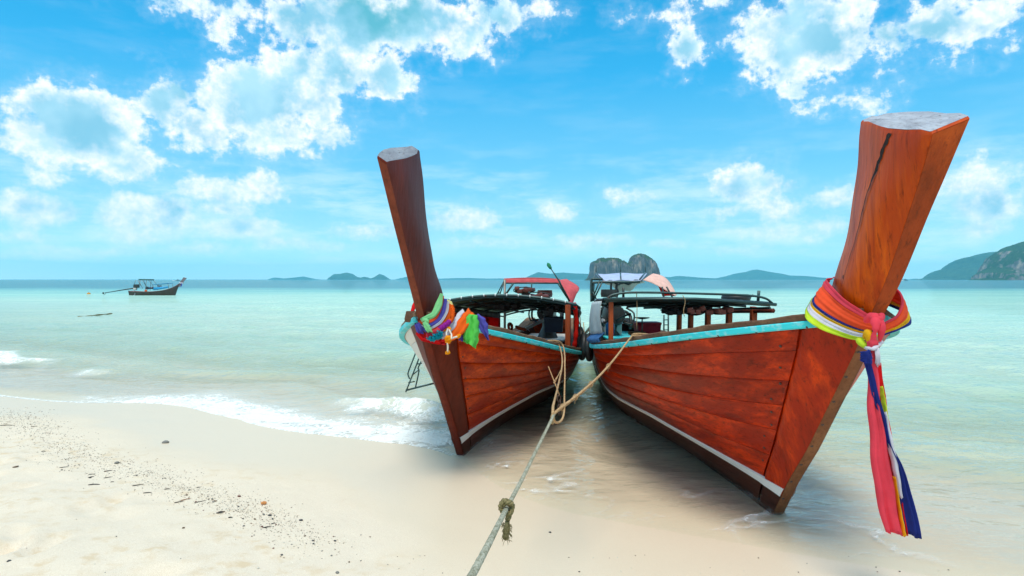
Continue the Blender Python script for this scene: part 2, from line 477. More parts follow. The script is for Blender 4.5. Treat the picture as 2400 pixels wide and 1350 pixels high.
M['stem_cap'] = wood('worn_brown_stem_strip', (0.28, 0.12, 0.055), (0.19, 0.075, 0.035), (0.08, 0.03, 0.016), (9, 9, 0.8), (0, R(-35), 0), stain=0.4, per_object=0.05, rough=0.6, coat=0.0)
M['stem_cap_red'] = wood('reddish_stem_strip', (0.17, 0.020, 0.007), (0.11, 0.013, 0.005), (0.04, 0.008, 0.004), (9, 9, 0.8), (0, R(-35), 0), stain=0.4, per_object=0.05, rough=0.5, coat=0.1)
M['gunwale'] = wood('weathered_brown_gunwale', (0.20, 0.105, 0.06), (0.11, 0.052, 0.03), (0.035, 0.018, 0.012), (1.0, 14, 14), stain=0.5, rough=0.65, coat=0.0)
M['gunwale_pale'] = wood('sun_bleached_gunwale', (0.36, 0.22, 0.13), (0.23, 0.125, 0.07), (0.09, 0.045, 0.03), (1.0, 14, 14), stain=0.4, rough=0.65, coat=0.0)
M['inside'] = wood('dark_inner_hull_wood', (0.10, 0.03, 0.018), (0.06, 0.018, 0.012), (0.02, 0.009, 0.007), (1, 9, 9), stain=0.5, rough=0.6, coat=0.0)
M['post'] = wood('orange_post_wood', (0.42, 0.085, 0.02), (0.26, 0.045, 0.012), (0.08, 0.018, 0.008), (9, 9, 1.0), stain=0.4, rough=0.5)
M['post_dark'] = wood('dark_red_post_wood', (0.16, 0.028, 0.014), (0.09, 0.016, 0.009), (0.03, 0.008, 0.006), (9, 9, 1.0), stain=0.4, rough=0.5)
M['endgrain'] = wood('grey_end_grain', (0.44, 0.46, 0.52), (0.32, 0.33, 0.39), (0.12, 0.10, 0.10), (5, 16, 5), stain=0.45, rough=0.8, coat=0.0, crack=1.0)
M['teal'] = painted('worn_turquoise_paint', (0.03, 0.60, 0.66), (0.13, 0.13, 0.12), 0.73)
M['stripe'] = painted('worn_white_stripe_paint', (0.87, 0.86, 0.84), (0.42, 0.24, 0.12), 0.70, 9.0, along=(0.6, 3, 3))
M['pale_hull'] = painted('pale_patchy_hull', (0.66, 0.62, 0.57), (0.36, 0.20, 0.13), 0.66, 7.0)
M['nail'] = plain('rusty_nail', (0.09, 0.06, 0.05), 0.5, metal=0.5)
M['crack'] = plain('dark_crack', (0.018, 0.008, 0.005), 0.9)
M['steel'] = plain('dark_green_steel', (0.035, 0.075, 0.075), 0.4, metal=0.3, dirt=(0.10, 0.04, 0.02))
M['galv'] = plain('galvanised_tube', (0.22, 0.20, 0.18), 0.45, metal=0.5, dirt=(0.16, 0.09, 0.05))
M['engine'] = plain('oily_engine_metal', (0.045, 0.05, 0.05), 0.45, metal=0.4, dirt=(0.10, 0.05, 0.03), scale=20)
M['engine_red'] = plain('rusty_red_engine_parts', (0.16, 0.03, 0.02), 0.55, metal=0.2, dirt=(0.05, 0.02, 0.015), scale=24)
M['rubber'] = plain('black_rubber', (0.016, 0.018, 0.02), 0.5, scale=14, dirt=(0.045, 0.05, 0.05))
M['tarp_green'] = plain('dark_green_tarpaulin', (0.07, 0.15, 0.085), 0.6, scale=3, bmp=0.3, dirt=(0.035, 0.06, 0.045))
M['tarp_blue'] = plain('dark_blue_tarpaulin', (0.03, 0.065, 0.10), 0.35, scale=4, bmp=0.3, var=0.5, dirt=(0.10, 0.17, 0.2))
M['tarp_pale'] = cloth('pale_blue_awning', (0.56, 0.64, 0.86), 0.25, 20)
M['pinktarp'] = cloth('pink_tarpaulin', (0.86, 0.16, 0.18), 0.3, 15)
M['pinkpale'] = cloth('pale_pink_tarpaulin', (0.95, 0.58, 0.50), 0.2, 15)
M['redtarp'] = cloth('red_tarpaulin', (0.85, 0.022, 0.012), 0.55, 15)
M['whitecurtain'] = cloth('white_plastic_curtain', (0.66, 0.70, 0.72), 0.3, 15)
M['bluecurtain'] = cloth('blue_curtain_hem', (0.08, 0.22, 0.50), 0.3, 15)
M['navybox'] = plain('navy_plastic', (0.018, 0.03, 0.07), 0.35, var=0.12, bmp=0.05)
M['redbox'] = plain('red_plastic', (0.60, 0.016, 0.045), 0.4, var=0.15, bmp=0.05)
M['bluebarrel'] = plain('blue_plastic', (0.03, 0.26, 0.65), 0.4, var=0.15)
M['orange'] = plain('orange_lifejacket', (0.75, 0.10, 0.025), 0.7, scale=12)
M['jacket'] = plain('faded_pink_lifejacket', (0.50, 0.15, 0.11), 0.75, scale=14, dirt=(0.12, 0.03, 0.03))
M['jacket_dark'] = plain('dark_straps', (0.03, 0.02, 0.02), 0.8)
M['tan'] = wood('tan_plank', (0.42, 0.22, 0.10), (0.30, 0.14, 0.06), (0.14, 0.06, 0.03), (1, 9, 9), stain=0.3, rough=0.6, coat=0)
M['rope'] = None
cl_defs = dict(pink=(1.0, 0.095, 0.15), coral=(1.0, 0.11, 0.035), yellow=(0.92, 0.50, 0.015), navy=(0.022, 0.04, 0.27), white=(0.76, 0.75, 0.84),
               lime=(0.66, 0.86, 0.05), red=(0.85, 0.015, 0.02), green=(0.16, 0.78, 0.14), pale_green=(0.34, 0.82, 0.38), violet=(0.13, 0.12, 0.56),
               orange=(0.98, 0.16, 0.015), purple=(0.42, 0.03, 0.42), turquoise=(0.01, 0.42, 0.58), cream=(0.85, 0.80, 0.35), marigold=(0.96, 0.36, 0.01))
for k, c in cl_defs.items(): M['c_' + k] = cloth(k + '_cloth', c, 0.3 if k != 'pink' else 0.42)
M['jasmine'] = plain('white_flower_buds', (0.82, 0.76, 0.68), 0.6)


def rope_mat(name, lite, dark):
    m, t, b, o = newmat(name)
    v = coords(t)
    n = noise(t, v, 90, 4, 0.7); n2 = noise(t, v, 7, 4, 0.6)
    c = mix(t, sstep(t, n, 0.35, 0.65), dark, lite)
    c = mix(t, mth(t, 'MULTIPLY', sstep(t, n2, 0.45, 0.7), 0.5), c, dark)
    t.links.new(c, b.inputs['Base Color']); b.inputs['Roughness'].default_value = 0.9; b.inputs['Specular IOR Level'].default_value = 0.15
    bump(t, b, n, 0.6, 0.003)
    return m


M['rope'] = rope_mat('grey_green_rope', (0.46, 0.44, 0.36), (0.20, 0.19, 0.13))
M['rope_tan'] = rope_mat('tan_rope', (0.60, 0.40, 0.22), (0.34, 0.20, 0.10))
M['rope_moss'] = rope_mat('mossy_rope', (0.30, 0.24, 0.12), (0.10, 0.085, 0.035))

# ------------------------------------------------------------------ shore: sand and sea
SN = np.array([0.447, 0.894]); ST = np.array([0.894, -0.447]); S0 = np.array([0.0, 5.2])


def edge_off(tau):
    return np.interp(tau, [-30, -8.6, -7.0, -6.0, -4.4, -3.4, -2.0, -1.1, -0.6, 0.15, 1.2, 3.2, 8, 30],
                     [0.6, 0.3, 0.45, 1.1, 0.85, 0.62, 0.72, 0.80, 0.35, -0.25, -0.35, -0.30, -0.3, 0.0])


def shore(X, Y):
    d = (X - S0[0]) * SN[0] + (Y - S0[1]) * SN[1]
    tau = (X - S0[0]) * ST[0] + (Y - S0[1]) * ST[1]
    k = 0
    for o in (-0.5, -0.25, 0, 0.25, 0.5): k = k + edge_off(tau + o) / 5
    return d - k, tau


def sand_z(X, Y, d):
    land = np.where(d < 0, -d * 0.052, 0) - np.where(d < -9, (-d - 9) * 0.03, 0)
    sea = np.where(d > 0, -d * 0.038 - 0.022 * np.clip(d - 1.5, 0, 6), 0)
    sea = np.where(d > 30, -1.272 - (d - 30) * 0.02, sea)
    sea = np.maximum(sea, -14)
    return land + sea


def graded(lo, hi, step, far, growth, far_lo=None):
    a = list(np.arange(lo, hi + 1e-6, step)); s = step; v = a[-1]; out = []
    while v < far:
        s *= growth; v += s; out.append(v)
    s = step; v = a[0]; pre = []
    fl = far if far_lo is None else far_lo
    while v > -fl:
        s *= growth; v -= s; pre.append(v)
    return np.array(pre[::-1] + a + out)


def tensor(name, xs, ys, zf, m, kind='structure', attrs=(), label=None):
    X, Y = np.meshgrid(xs, ys, indexing='xy'); Z, A = zf(X, Y)
    nx, ny = len(xs), len(ys)
    V = np.stack([X, Y, Z], -1).reshape(-1, 3)
    i = np.arange((ny - 1) * (nx - 1)); r = i // (nx - 1); c = i % (nx - 1); b = r * nx + c
    Fq = np.stack([b, b + 1, b + nx + 1, b + nx], -1)
    me = bpy.data.meshes.new(name)
    me.vertices.add(len(V)); me.vertices.foreach_set('co', V.ravel())
    me.loops.add(len(Fq) * 4); me.loops.foreach_set('vertex_index', Fq.ravel().astype(np.int32))
    me.polygons.add(len(Fq)); me.polygons.foreach_set('loop_start', np.arange(len(Fq), dtype=np.int32) * 4)
    me.update(calc_edges=True); me.polygons.foreach_set('use_smooth', np.ones(len(Fq), bool))
    for k, arr in A.items():
        at_ = me.attributes.new(k, 'FLOAT', 'POINT'); at_.data.foreach_set('value', arr.ravel().astype(np.float32))
    me.materials.append(m)
    o = bpy.data.objects.new(name, me); C.objects.link(o); tag(o, label, None, None, kind)
    return o


def sand_material():
    m, t, b, o = newmat('beach_sand')
    v = coords(t)
    a = t.nodes.new('ShaderNodeAttribute'); a.attribute_name = 'shore'
    d = a.outputs['Fac']
    grit = noise(t, v, 260, 3, 0.7); mid = noise(t, v, 9, 6, 0.6); big = noise(t, v, 1.1, 4, 0.5)
    dry = mix(t, sstep(t, grit, 0.3, 0.7), (0.64, 0.52, 0.395), (0.83, 0.72, 0.595))
    dry = mix(t, mth(t, 'MULTIPLY', mth(t, 'MULTIPLY', sstep(t, mid, 0.48, 0.68), sstep(t, big, 0.42, 0.6)), 0.65), dry, (0.62, 0.45, 0.27))
    wetc = mix(t, sstep(t, grit, 0.3, 0.7), (0.67, 0.54, 0.40), (0.76, 0.635, 0.49))
    wetn = mth(t, 'ADD', d, mth(t, 'MULTIPLY', mth(t, 'SUBTRACT', big, 0.5), 1.1))
    wet = sstep(t, wetn, -1.9, -1.1)
    c = mix(t, wet, dry, wetc)
    # pale shell grit
    sh = t.nodes.new('ShaderNodeTexVoronoi'); sh.inputs['Scale'].default_value = 120; t.links.new(v, sh.inputs['Vector'])
    fl = mth(t, 'MULTIPLY', mth(t, 'LESS_THAN', sh.outputs['Distance'], 0.14), mth(t, 'GREATER_THAN', noise(t, v, 3.0, 3, 0.6), 0.52))
    fl = mth(t, 'MULTIPLY', fl, mth(t, 'SUBTRACT', 1.0, wet))
    c = mix(t, mth(t, 'MULTIPLY', fl, 0.8), c, mix(t, sstep(t, noise(t, v, 60, 2, 0.5), 0.48, 0.52), (0.26, 0.20, 0.15), (0.88, 0.84, 0.78)))
    t.links.new(c, b.inputs['Base Color'])
    t.links.new(mth(t, 'MULTIPLY_ADD', wet, -0.55, 0.92), b.inputs['Roughness'])
    t.links.new(mth(t, 'MULTIPLY_ADD', wet, 0.12, 0.12), b.inputs['Specular IOR Level'])
    h = mth(t, 'ADD', mth(t, 'MULTIPLY', grit, 0.35), mth(t, 'MULTIPLY', mid, 1.0))
    bn = t.nodes.new('ShaderNodeBump'); bn.inputs['Distance'].default_value = 0.012
    t.links.new(mth(t, 'MULTIPLY_ADD', wet, -0.40, 0.50), bn.inputs['Strength'])
    t.links.new(h, bn.inputs['Height']); t.links.new(bn.outputs[0], b.inputs['Normal'])
    return m


def sand_f(X, Y):
    d, tau = shore(X, Y); Z = sand_z(X, Y, d)
    dry = np.clip((-d - 1.2) / 1.2, 0, 1)
    near = (np.abs(X) < 14) & (Y > -3) & (Y < 14)
    lump = (fbm(X * 1.6, Y * 1.6, 4) - 0.5) * 0.07 + (fbm(X * 5, Y * 5 + 40, 4) - 0.5) * 0.034
    # scattered footprints in the dry sand
    foot = np.zeros_like(X); r2 = np.random.default_rng(5)
    for _ in range(110):
        fx, fy = r2.uniform(-7, 1.2), r2.uniform(0.6, 6.0); an = r2.uniform(0, 3.14)
        u = (X - fx) * math.cos(an) + (Y - fy) * math.sin(an); w = -(X - fx) * math.sin(an) + (Y - fy) * math.cos(an)
        q = (u / 0.15) ** 2 + (w / 0.07) ** 2
        foot += -0.036 * np.exp(-q) + 0.012 * np.exp(-((np.sqrt(q) - 1.5) / 0.35) ** 2)
    Z = Z + np.where(near, (lump + foot * np.clip((-d - 1.6) / 1.0, 0, 1)) * dry, 0)
    Z = Z + np.where(near, (fbm(X * 0.9 + 9, Y * 1.8, 3) - 0.5) * 0.012, 0)
    return Z, {'shore': d}


M['sand'] = sand_material()
sx_ = graded(-9, 7, 0.04, 45000, 1.16); sy_ = graded(0.6, 11, 0.04, 60000, 1.16, 200)
tensor('beach', sx_, sy_, sand_f, M['sand'])


def water_material():
    m, t, b, o = newmat('sea_water'); t.nodes.remove(b)
    v = coords(t)
    a = t.nodes.new('ShaderNodeAttribute'); a.attribute_name = 'depth'; dep = a.outputs['Fac']
    fo = t.nodes.new('ShaderNodeAttribute'); fo.attribute_name = 'foam'; foam = fo.outputs['Fac']
    # drifting sandbanks and weed change the bottom
    bank = noise(t, coords(t, (0.05, 0.11, 1)), 1.0, 5, 0.55)
    dd = mth(t, 'MULTIPLY', dep, mth(t, 'MULTIPLY_ADD', bank, 0.9, 0.55))
    f = mth(t, 'POWER', mth(t, 'DIVIDE', dd, 6.0, clamp=True), 0.5)
    body = ramp(t, f, [(0.0, (0.90, 0.80, 0.65)), (0.14, (0.84, 0.87, 0.73)), (0.27, (0.66, 0.82, 0.69)), (0.44, (0.50, 0.72, 0.61)), (0.60, (0.37, 0.63, 0.55)),
                       (0.78, (0.21, 0.48, 0.48)), (1.0, (0.10, 0.28, 0.34))])
    pat = noise(t, coords(t, (0.10, 0.42, 1), (0, 0, R(-9))), 1.0, 7, 0.66)
    body = mix(t, mth(t, 'MULTIPLY', sstep(t, pat, 0.46, 0.74), 0.42), body, vmth(t, 'MULTIPLY', body, (0.62, 0.80, 0.78)))  # shading of wave faces painted into the water colour with stretched noise
    wave_shade_near = noise(t, coords(t, (0.55, 1.5, 1), (0, 0, R(-12))), 1.0, 6, 0.62)
    body = mix(t, mth(t, 'MULTIPLY', sstep(t, wave_shade_near, 0.50, 0.68), sstep(t, dep, 0.1, 0.5, 0.0, 0.38)), body, vmth(t, 'MULTIPLY', body, (0.66, 0.84, 0.80)))  # finer wave shading, also put into the colour
    pat2 = noise(t, coords(t, (0.012, 0.13, 1)), 1.0, 7, 0.7)
    body = mix(t, mth(t, 'MULTIPLY', sstep(t, pat2, 0.44, 0.66), 0.35), body, vmth(t, 'MULTIPLY', body, (1.35, 1.25, 1.15)))
    alpha = mth(t, 'SUBTRACT', 1.0, mth(t, 'POWER', 2.718, mth(t, 'MULTIPLY', dep, -1.9)))
    # fine ripples
    w1 = noise(t, coords(t, (1.5, 2.4, 1), (0, 0, R(-14))), 2.2, 3, 0.5)
    w2 = noise(t, coords(t, (0.22, 0.75, 1), (0, 0, R(-8))), 1.0, 5, 0.6)
    bn = t.nodes.new('ShaderNodeBump'); t.links.new(sstep(t, dep, 0.02, 0.14, 0.22, 0.8), bn.inputs['Strength']); bn.inputs['Distance'].default_value = 0.13
    t.links.new(mth(t, 'ADD', w1, mth(t, 'MULTIPLY', w2, 1.8)), bn.inputs['Height'])
    tr = t.nodes.new('ShaderNodeBsdfTransparent'); t.links.new(mix(t, sstep(t, dep, 0.03, 0.45), (0.97, 0.985, 0.965), (0.55, 0.80, 0.69)), tr.inputs[0])
    df = t.nodes.new('ShaderNodeBsdfDiffuse'); t.links.new(body, df.inputs[0])
    m1 = t.nodes.new('ShaderNodeMixShader'); t.links.new(alpha, m1.inputs[0]); t.links.new(tr.outputs[0], m1.inputs[1]); t.links.new(df.outputs[0], m1.inputs[2])
    fr = t.nodes.new('ShaderNodeFresnel'); fr.inputs[0].default_value = 1.33; t.links.new(bn.outputs[0], fr.inputs['Normal'])
    gl = t.nodes.new('ShaderNodeBsdfGlossy'); gl.inputs['Roughness'].default_value = 0.025; t.links.new(bn.outputs[0], gl.inputs['Normal'])
    m2 = t.nodes.new('ShaderNodeMixShader')
    t.links.new(mth(t, 'MULTIPLY', mth(t, 'MINIMUM', mth(t, 'MULTIPLY', fr.outputs[0], 0.95), 0.42), sstep(t, dep, 0.0, 0.03, 0.12, 1.0)), m2.inputs[0]); t.links.new(m1.outputs[0], m2.inputs[1]); t.links.new(gl.outputs[0], m2.inputs[2])
    # foam: lace of bubbles
    vw = vmth(t, 'ADD', v, vmth(t, 'SCALE', noise(t, v, 2.2, 4, 0.6, 'Color'), 0.55))
    n1 = noise(t, vw, 3.4, 8, 0.68)
    vo = t.nodes.new('ShaderNodeTexVoronoi'); vo.feature = 'DISTANCE_TO_EDGE'; vo.inputs['Scale'].default_value = 8.0
    t.links.new(vmth(t, 'ADD', vw, vmth(t, 'SCALE', noise(t, v, 8, 3, 0.6, 'Color'), 0.12)), vo.inputs['Vector'])
    lace = sstep(t, vo.outputs['Distance'], 0.0, 0.22, 0.42, 0.0)
    thr = mth(t, 'ADD', mth(t, 'ADD', n1, lace), mth(t, 'MULTIPLY', mth(t, 'SUBTRACT', noise(t, v, 40, 3, 0.7), 0.5), 0.25))
    fa = sstep(t, mth(t, 'ADD', thr, mth(t, 'MULTIPLY_ADD', foam, 1.35, -0.95)), 0.30, 0.85)
    fa = mth(t, 'MULTIPLY', fa, sstep(t, foam, 0.02, 0.25))
    fa = mth(t, 'MAXIMUM', fa, mth(t, 'MULTIPLY', sstep(t, foam, 0.05, 0.8), 0.5))
    # whitecaps far out
    wc = noise(t, coords(t, (0.035, 0.16, 1), (0, 0, R(-6))), 3.0, 5, 0.7)
    far = sstep(t, dep, 1.0, 3.0)
    fa = mth(t, 'MAXIMUM', fa, mth(t, 'MULTIPLY', sstep(t, wc, 0.735, 0.77), far))
    fd = t.nodes.new('ShaderNodeBsdfDiffuse'); fd.inputs[0].default_value = (0.86, 0.88, 0.88, 1)
    fb = t.nodes.new('ShaderNodeBump'); fb.inputs['Strength'].default_value = 0.6; fb.inputs['Distance'].default_value = 0.02
    t.links.new(thr, fb.inputs['Height']); t.links.new(fb.outputs[0], fd.inputs['Normal'])
    m3 = t.nodes.new('ShaderNodeMixShader'); t.links.new(mth(t, 'MULTIPLY', fa, 0.93), m3.inputs[0]); t.links.new(m2.outputs[0], m3.inputs[1]); t.links.new(fd.outputs[0], m3.inputs[2])
    t.links.new(m3.outputs[0], o.inputs[0])
    return m


def bell(x, c, w): return np.exp(-((x - c) / w) ** 2)


def water_f(X, Y):
    d, tau = shore(X, Y)
    sz = sand_z(X, Y, d)
    near = np.clip(1 - (np.abs(X) - 16) / 14, 0, 1) * np.clip(1 - (Y - 45) / 30, 0, 1)
    calm = np.clip(d / 3.0, 0.12, 1)
    wob = (fbm(tau * 0.25 + 3, d * 0.25, 3) - 0.5) * 5
    Z = 1.6 * near * calm * (0.022 * np.sin((d + wob * 0.6) * 2 * np.pi / 2.6) + 0.016 * np.sin((d * 0.93 + tau * 0.35 + wob) * 2 * np.pi / 1.3)
                       + 0.05 * (fbm(X * 0.8, Y * 1.3, 4) - 0.5) + 0.030 * (fbm(X * 2.6, Y * 4.2, 3) - 0.5))
    foam = np.zeros_like(X)
    left = np.clip((-0.75 - tau) / 0.6, 0, 1)
    # breaker beside the dark red boat
    c1 = 1.30 + 0.12 * np.sin(tau * 1.7) + (fbm(tau * 1.5, tau * 0 + 2, 3) - 0.5) * 0.5
    w1 = bell(tau, -2.5, 1.0)
    rag = fbm(X * 3.1 + 7, Y * 5.0, 5, 0.6); rag2 = fbm(X * 8.0, Y * 11.0 + 3, 4, 0.6)
    dd = d - c1
    Z += w1 * 0.14 * np.where(dd < 0, np.exp(-(dd / 0.16) ** 2), np.exp(-(dd / 0.55) ** 2))
    face = np.where(dd < 0.05, np.exp(-(np.minimum(dd, 0) / 0.62) ** 2), np.exp(-(dd / 0.16) ** 2))
    foam = np.maximum(foam, np.clip(w1 * 1.5, 0, 1) * face * np.clip(0.38 + 1.35 * (rag - 0.25) + 0.5 * (rag2 - 0.5), 0, 0.98))
    Z += np.clip(w1 * 1.4, 0, 1) * face * 0.12 * np.clip(rag2 - 0.42, 0, 1)
    # wash that runs up the beach
    band = np.where(d < 0.36, 1.0, 0.6 * np.exp(-((d - 0.36) / 0.75) ** 2) + 0.4 * np.exp(-((d - 0.36) / 0.25) ** 2)) * np.where(d > 0.0, 1, np.exp(-(d / 0.05) ** 2))
    wb = np.clip((tau + 8.2) / 2.2, 0, 1) * left
    foam = np.maximum(foam, band * wb * np.clip(0.66 + 0.9 * (rag - 0.28), 0.3, 1.0))
    rim = np.exp(-((d - 0.04) / 0.05) ** 2)
    foam = np.maximum(foam, rim * (0.62 * np.clip((-0.6 - tau) / 0.5, 0, 1) + 0.12))
    # second line of surf out to the left
    c2 = 2.15 + 0.2 * np.sin(tau * 0.9 + 1) + (fbm(tau * 1.1 + 50, tau * 0, 3) - 0.5) * 0.8
    w2 = bell(tau, -13.2, 1.7) + 0.6 * bell(tau, -9.6, 0.55)
    d2 = d - c2
    Z += near * w2 * 0.12 * np.where(d2 < 0, np.exp(-(d2 / 0.2) ** 2), np.exp(-(d2 / 0.8) ** 2))
    foam = np.maximum(foam, np.clip(w2 * 1.2, 0, 1) * np.where(d2 < 0, np.exp(-(d2 / 0.42) ** 2), np.exp(-(d2 / 0.16) ** 2)) * np.clip(0.4 + 1.2 * (rag - 0.28), 0.1, 0.95))
    # smooth unbroken swells further out
    for c3, a3, wd, t0, tw in ((6.2, 0.09, 0.9, -5, 6), (10.5, 0.10, 1.2, -7, 9), (16, 0.10, 1.5, -3, 14), (8.0, 0.06, 0.8, 7, 5), (22, 0.11, 1.6, -10, 20), (30, 0.12, 1.8, 4, 20)):
        q = d - c3 - 0.8 * np.sin(tau * 0.35 + c3) - (fbm(tau * 0.5 + c3 * 7, tau * 0, 3) - 0.5) * 1.8
        Z += 1.5 * near * bell(tau, t0, tw) * a3 * np.where(q < 0, np.exp(-(q / (wd * 0.5)) ** 2), np.exp(-(q / wd) ** 2))
    # streaks of bubbles in the wash round the bows
    st = np.clip(1 - np.abs(fbm(X * 1.1 + 4, Y * 1.5 + 8, 4) - 0.5) / 0.035, 0, 1)
    zone = bell(d, 0.55, 0.5) * np.clip((tau + 1.3) / 0.5, 0, 1) * np.clip((6 - tau) / 2, 0, 1)
    foam = np.maximum(foam, st * zone * 0.62)
    st2 = np.clip(1 - np.abs(fbm(X * 1.9 + 14, Y * 2.3 + 2, 4) - 0.52) / 0.03, 0, 1)
    foam = np.maximum(foam, st2 * bell(d, 0.35, 0.45) * bell(tau, 0.2, 1.3) * 0.66)
    zone2 = bell(d, 0.5, 0.6) * bell(tau, -0.9, 0.5)
    foam = np.maximum(foam, zone2 * (0.30 + 0.5 * np.clip(rag - 0.3, 0, 1)))
    fr = np.clip(foam, 0, 1)
    Z += fr * 0.035 * (fbm(X * 9, Y * 9, 4) - 0.25)
    # thin sheet at the very edge
    Z = np.where(d < 0.6, np.maximum(Z, sz + 0.004), Z)
    Z = np.where(d < 0.0, sz - 0.02 + 0.024 * np.exp(d / 0.05), Z)
    Z = np.where(d < -0.6, sz - 0.1, Z)
    depth = np.where(d < 0, 0.0, np.maximum(Z - sz, 0))
    rough_far = np.clip((Y - 80 - 18 * np.sin(X * 0.013) - 40 * (fbm(X * 0.02, Y * 0.03, 4) - 0.5)) / 110, 0, 1)
    depth = depth + rough_far * 6.0
    return Z, {'depth': depth, 'foam': fr}


M['water'] = water_material()
ys_near = [3.0]; st_ = 0.035
while ys_near[-1] < 60000:
    y = ys_near[-1]; ys_near.append(y + (max(0.035, 0.0045 * y) if y < 80 else 0.12 * y))
wx_ = graded(-13, 8, 0.045, 45000, 1.13)
tensor('sea', wx_, np.array(ys_near), water_f, M['water'])

# ------------------------------------------------------------------ islands and hills


def land_material(name, green, rock, rocky=0.5, scale=0.02):
    m, t, b, o = newmat(name)
    v = coords(t)
    g = t.nodes.new('ShaderNodeNewGeometry'); sp = t.nodes.new('ShaderNodeSeparateXYZ'); t.links.new(g.outputs['Normal'], sp.inputs[0])
    n = noise(t, v, scale, 7, 0.65); n2 = noise(t, v, scale * 5, 5, 0.65)
    k = mth(t, 'ADD', mth(t, 'MULTIPLY', sp.outputs['Z'], 0.9), mth(t, 'MULTIPLY', mth(t, 'SUBTRACT', n, 0.5), 2.2))
    k = sstep(t, k, rocky - 0.12, rocky + 0.12)
    streak = noise(t, coords(t, (1, 1, 0.18)), scale * 4, 6, 0.7)
    rc = mix(t, sstep(t, streak, 0.35, 0.65), tuple(c * 0.40 for c in rock), rock)
    rc = mix(t, mth(t, 'MULTIPLY', sstep(t, noise(t, coords(t, (1, 1, 0.3)), scale * 1.6, 4, 0.6), 0.52, 0.66), 0.6), rc, (0.50, 0.36, 0.26))
    gc = mix(t, sstep(t, n2, 0.35, 0.65), tuple(c * 0.5 for c in green), green)
    t.links.new(mix(t, k, rc, gc), b.inputs['Base Color']); b.inputs['Roughness'].default_value = 0.95
    b.inputs['Specular IOR Level'].default_value = 0.1
    bump(t, b, n2, 0.6, 1.5)
    return m


M['karst'] = land_material('limestone_with_scrub', (0.05, 0.085, 0.018), (0.155, 0.14, 0.135), 0.60, 0.06)
M['headland'] = land_material('limestone_headland', (0.045, 0.09, 0.028), (0.25, 0.20, 0.19), 0.46, 0.03)
M['forest'] = land_material('forested_hill', (0.05, 0.09, 0.03), (0.30, 0.26, 0.22), -0.35, 0.012)


def island(name, prof, Y, m, label, depth=0.5, steep=4.0, rug=0.03, nu=140, nv=40, vnoise_amp=0.12):
    """land whose skyline is known, at its own distance, with a rounded or cliffed body"""
    p = np.array(prof, float)
    u = np.linspace(p[0, 0], p[-1, 0], nu)
    h = np.interp(u, p[:, 0], p[:, 1])
    X = (u - CX) / FPX * Y; Hh = np.maximum((HZ - h) / FPX * Y, 0) + 0.001 * Y * 0
    hm = Hh.max(); Lx = X[-1] - X[0]
    dep = min(depth * Lx, 8 * hm + 0.2 * Lx)
    v = np.linspace(-1, 1, nv)
    U, Vv = np.meshgrid(np.arange(nu), v, indexing='ij')
    prof_v = np.clip(1 - np.abs(Vv) ** steep, 0, 1) ** (1.0 / 1.6)
    Z = Hh[:, None] * prof_v
    seed = abs(hash(label)) % 97 if False else (len(label) * 7) % 97
    nz = fbm(U * 22.0 / nu * 1.5 + seed, Vv * 6 + seed, 5, 0.6) - 0.5
    Z = Z * (1 + nz * vnoise_amp * (1 - prof_v * 0.9)) - 0.012 * hm * (prof_v < 0.02)
    Xg = X[:, None] + 0 * Vv + (fbm(U * 0.23 + 3, Vv * 9 + 5, 4) - 0.5) * rug * Lx * 0.2 * (np.abs(Vv) > 0.05)
    taper = np.clip(Hh / (0.5 * hm), 0.25, 1) ** 0.5
    Yg = Y + Vv * dep / 2 * taper[:, None] + (fbm(U * 0.30, Vv * 4 + 11 + Z / (hm * 0.2), 5, 0.6) - 0.5) * rug * 3 * hm
    P = [[(Xg[i, j], Yg[i, j], Z[i, j] - 0.3) for j in range(nv)] for i in range(nu)]
    return MB().grid(P).build(name, m, label=label, kind='structure')


island('rock_island', [(1368, 658), (1379, 648), (1386, 632), (1387, 613), (1394, 609), (1400, 609), (1402, 604), (1408, 602), (1413, 602), (1416, 605), (1420, 603), (1429, 602), (1444, 603),
                       (1452, 606), (1453, 611), (1457, 608), (1464, 613), (1466, 617), (1472, 618.5), (1478, 611), (1481, 601), (1488, 594.5), (1492, 594), (1496, 592), (1507, 594),
                       (1510, 596), (1516, 599), (1527, 608), (1531, 614), (1533, 618), (1537, 628), (1539, 641), (1542, 648), (1546, 658)], 1150, M['karst'],
       'grey limestone island with two humps standing alone on the horizon', 0.55, 7.0, 0.06, 220, 70, 0.5)
island('headland', [(2298, 658), (2305, 652.5), (2319, 651), (2320, 638), (2327, 635), (2347, 627), (2355, 612), (2361, 604), (2367, 597), (2377, 587), (2387, 580), (2400, 572), (2430, 562), (2480, 552), (2540, 556),
                    (2600, 575), (2660, 610), (2720, 657)], 1500, M['headland'], 'near rocky green headland at the right edge of the sea', 0.5, 5.0, 0.05, 200, 60, 0.4)
island('forested_headland', [(2150, 658), (2173, 653.5), (2197, 650), (2200, 647), (2220, 639), (2233, 631), (2239, 628), (2247, 629.5), (2260, 628), (2269, 620), (2277, 613), (2280, 605), (2288, 600), (2307, 597), (2320, 592),
                             (2333, 589), (2345, 588), (2360, 588), (2373, 590), (2420, 598), (2500, 612), (2600, 640), (2680, 658)], 2900, M['forest'],
       'blue hazy forested headland behind the near rocky one', 0.5, 2.6, 0.02, 160, 40)
island('distant_hill', [(1500, 657), (1550, 648.5), (1570, 649), (1590, 646), (1640, 650), (1680, 652), (1700, 648), (1715, 645), (1730, 640), (1755, 636), (1770, 631), (1780, 633), (1800, 637), (1820, 640), (1840, 645),
                        (1880, 646), (1920, 650), (1960, 652), (2010, 657.5)], 5200, M['forest'], 'long low blue hill with a central peak seen above the right boat', 0.3, 2.2, 0.01)
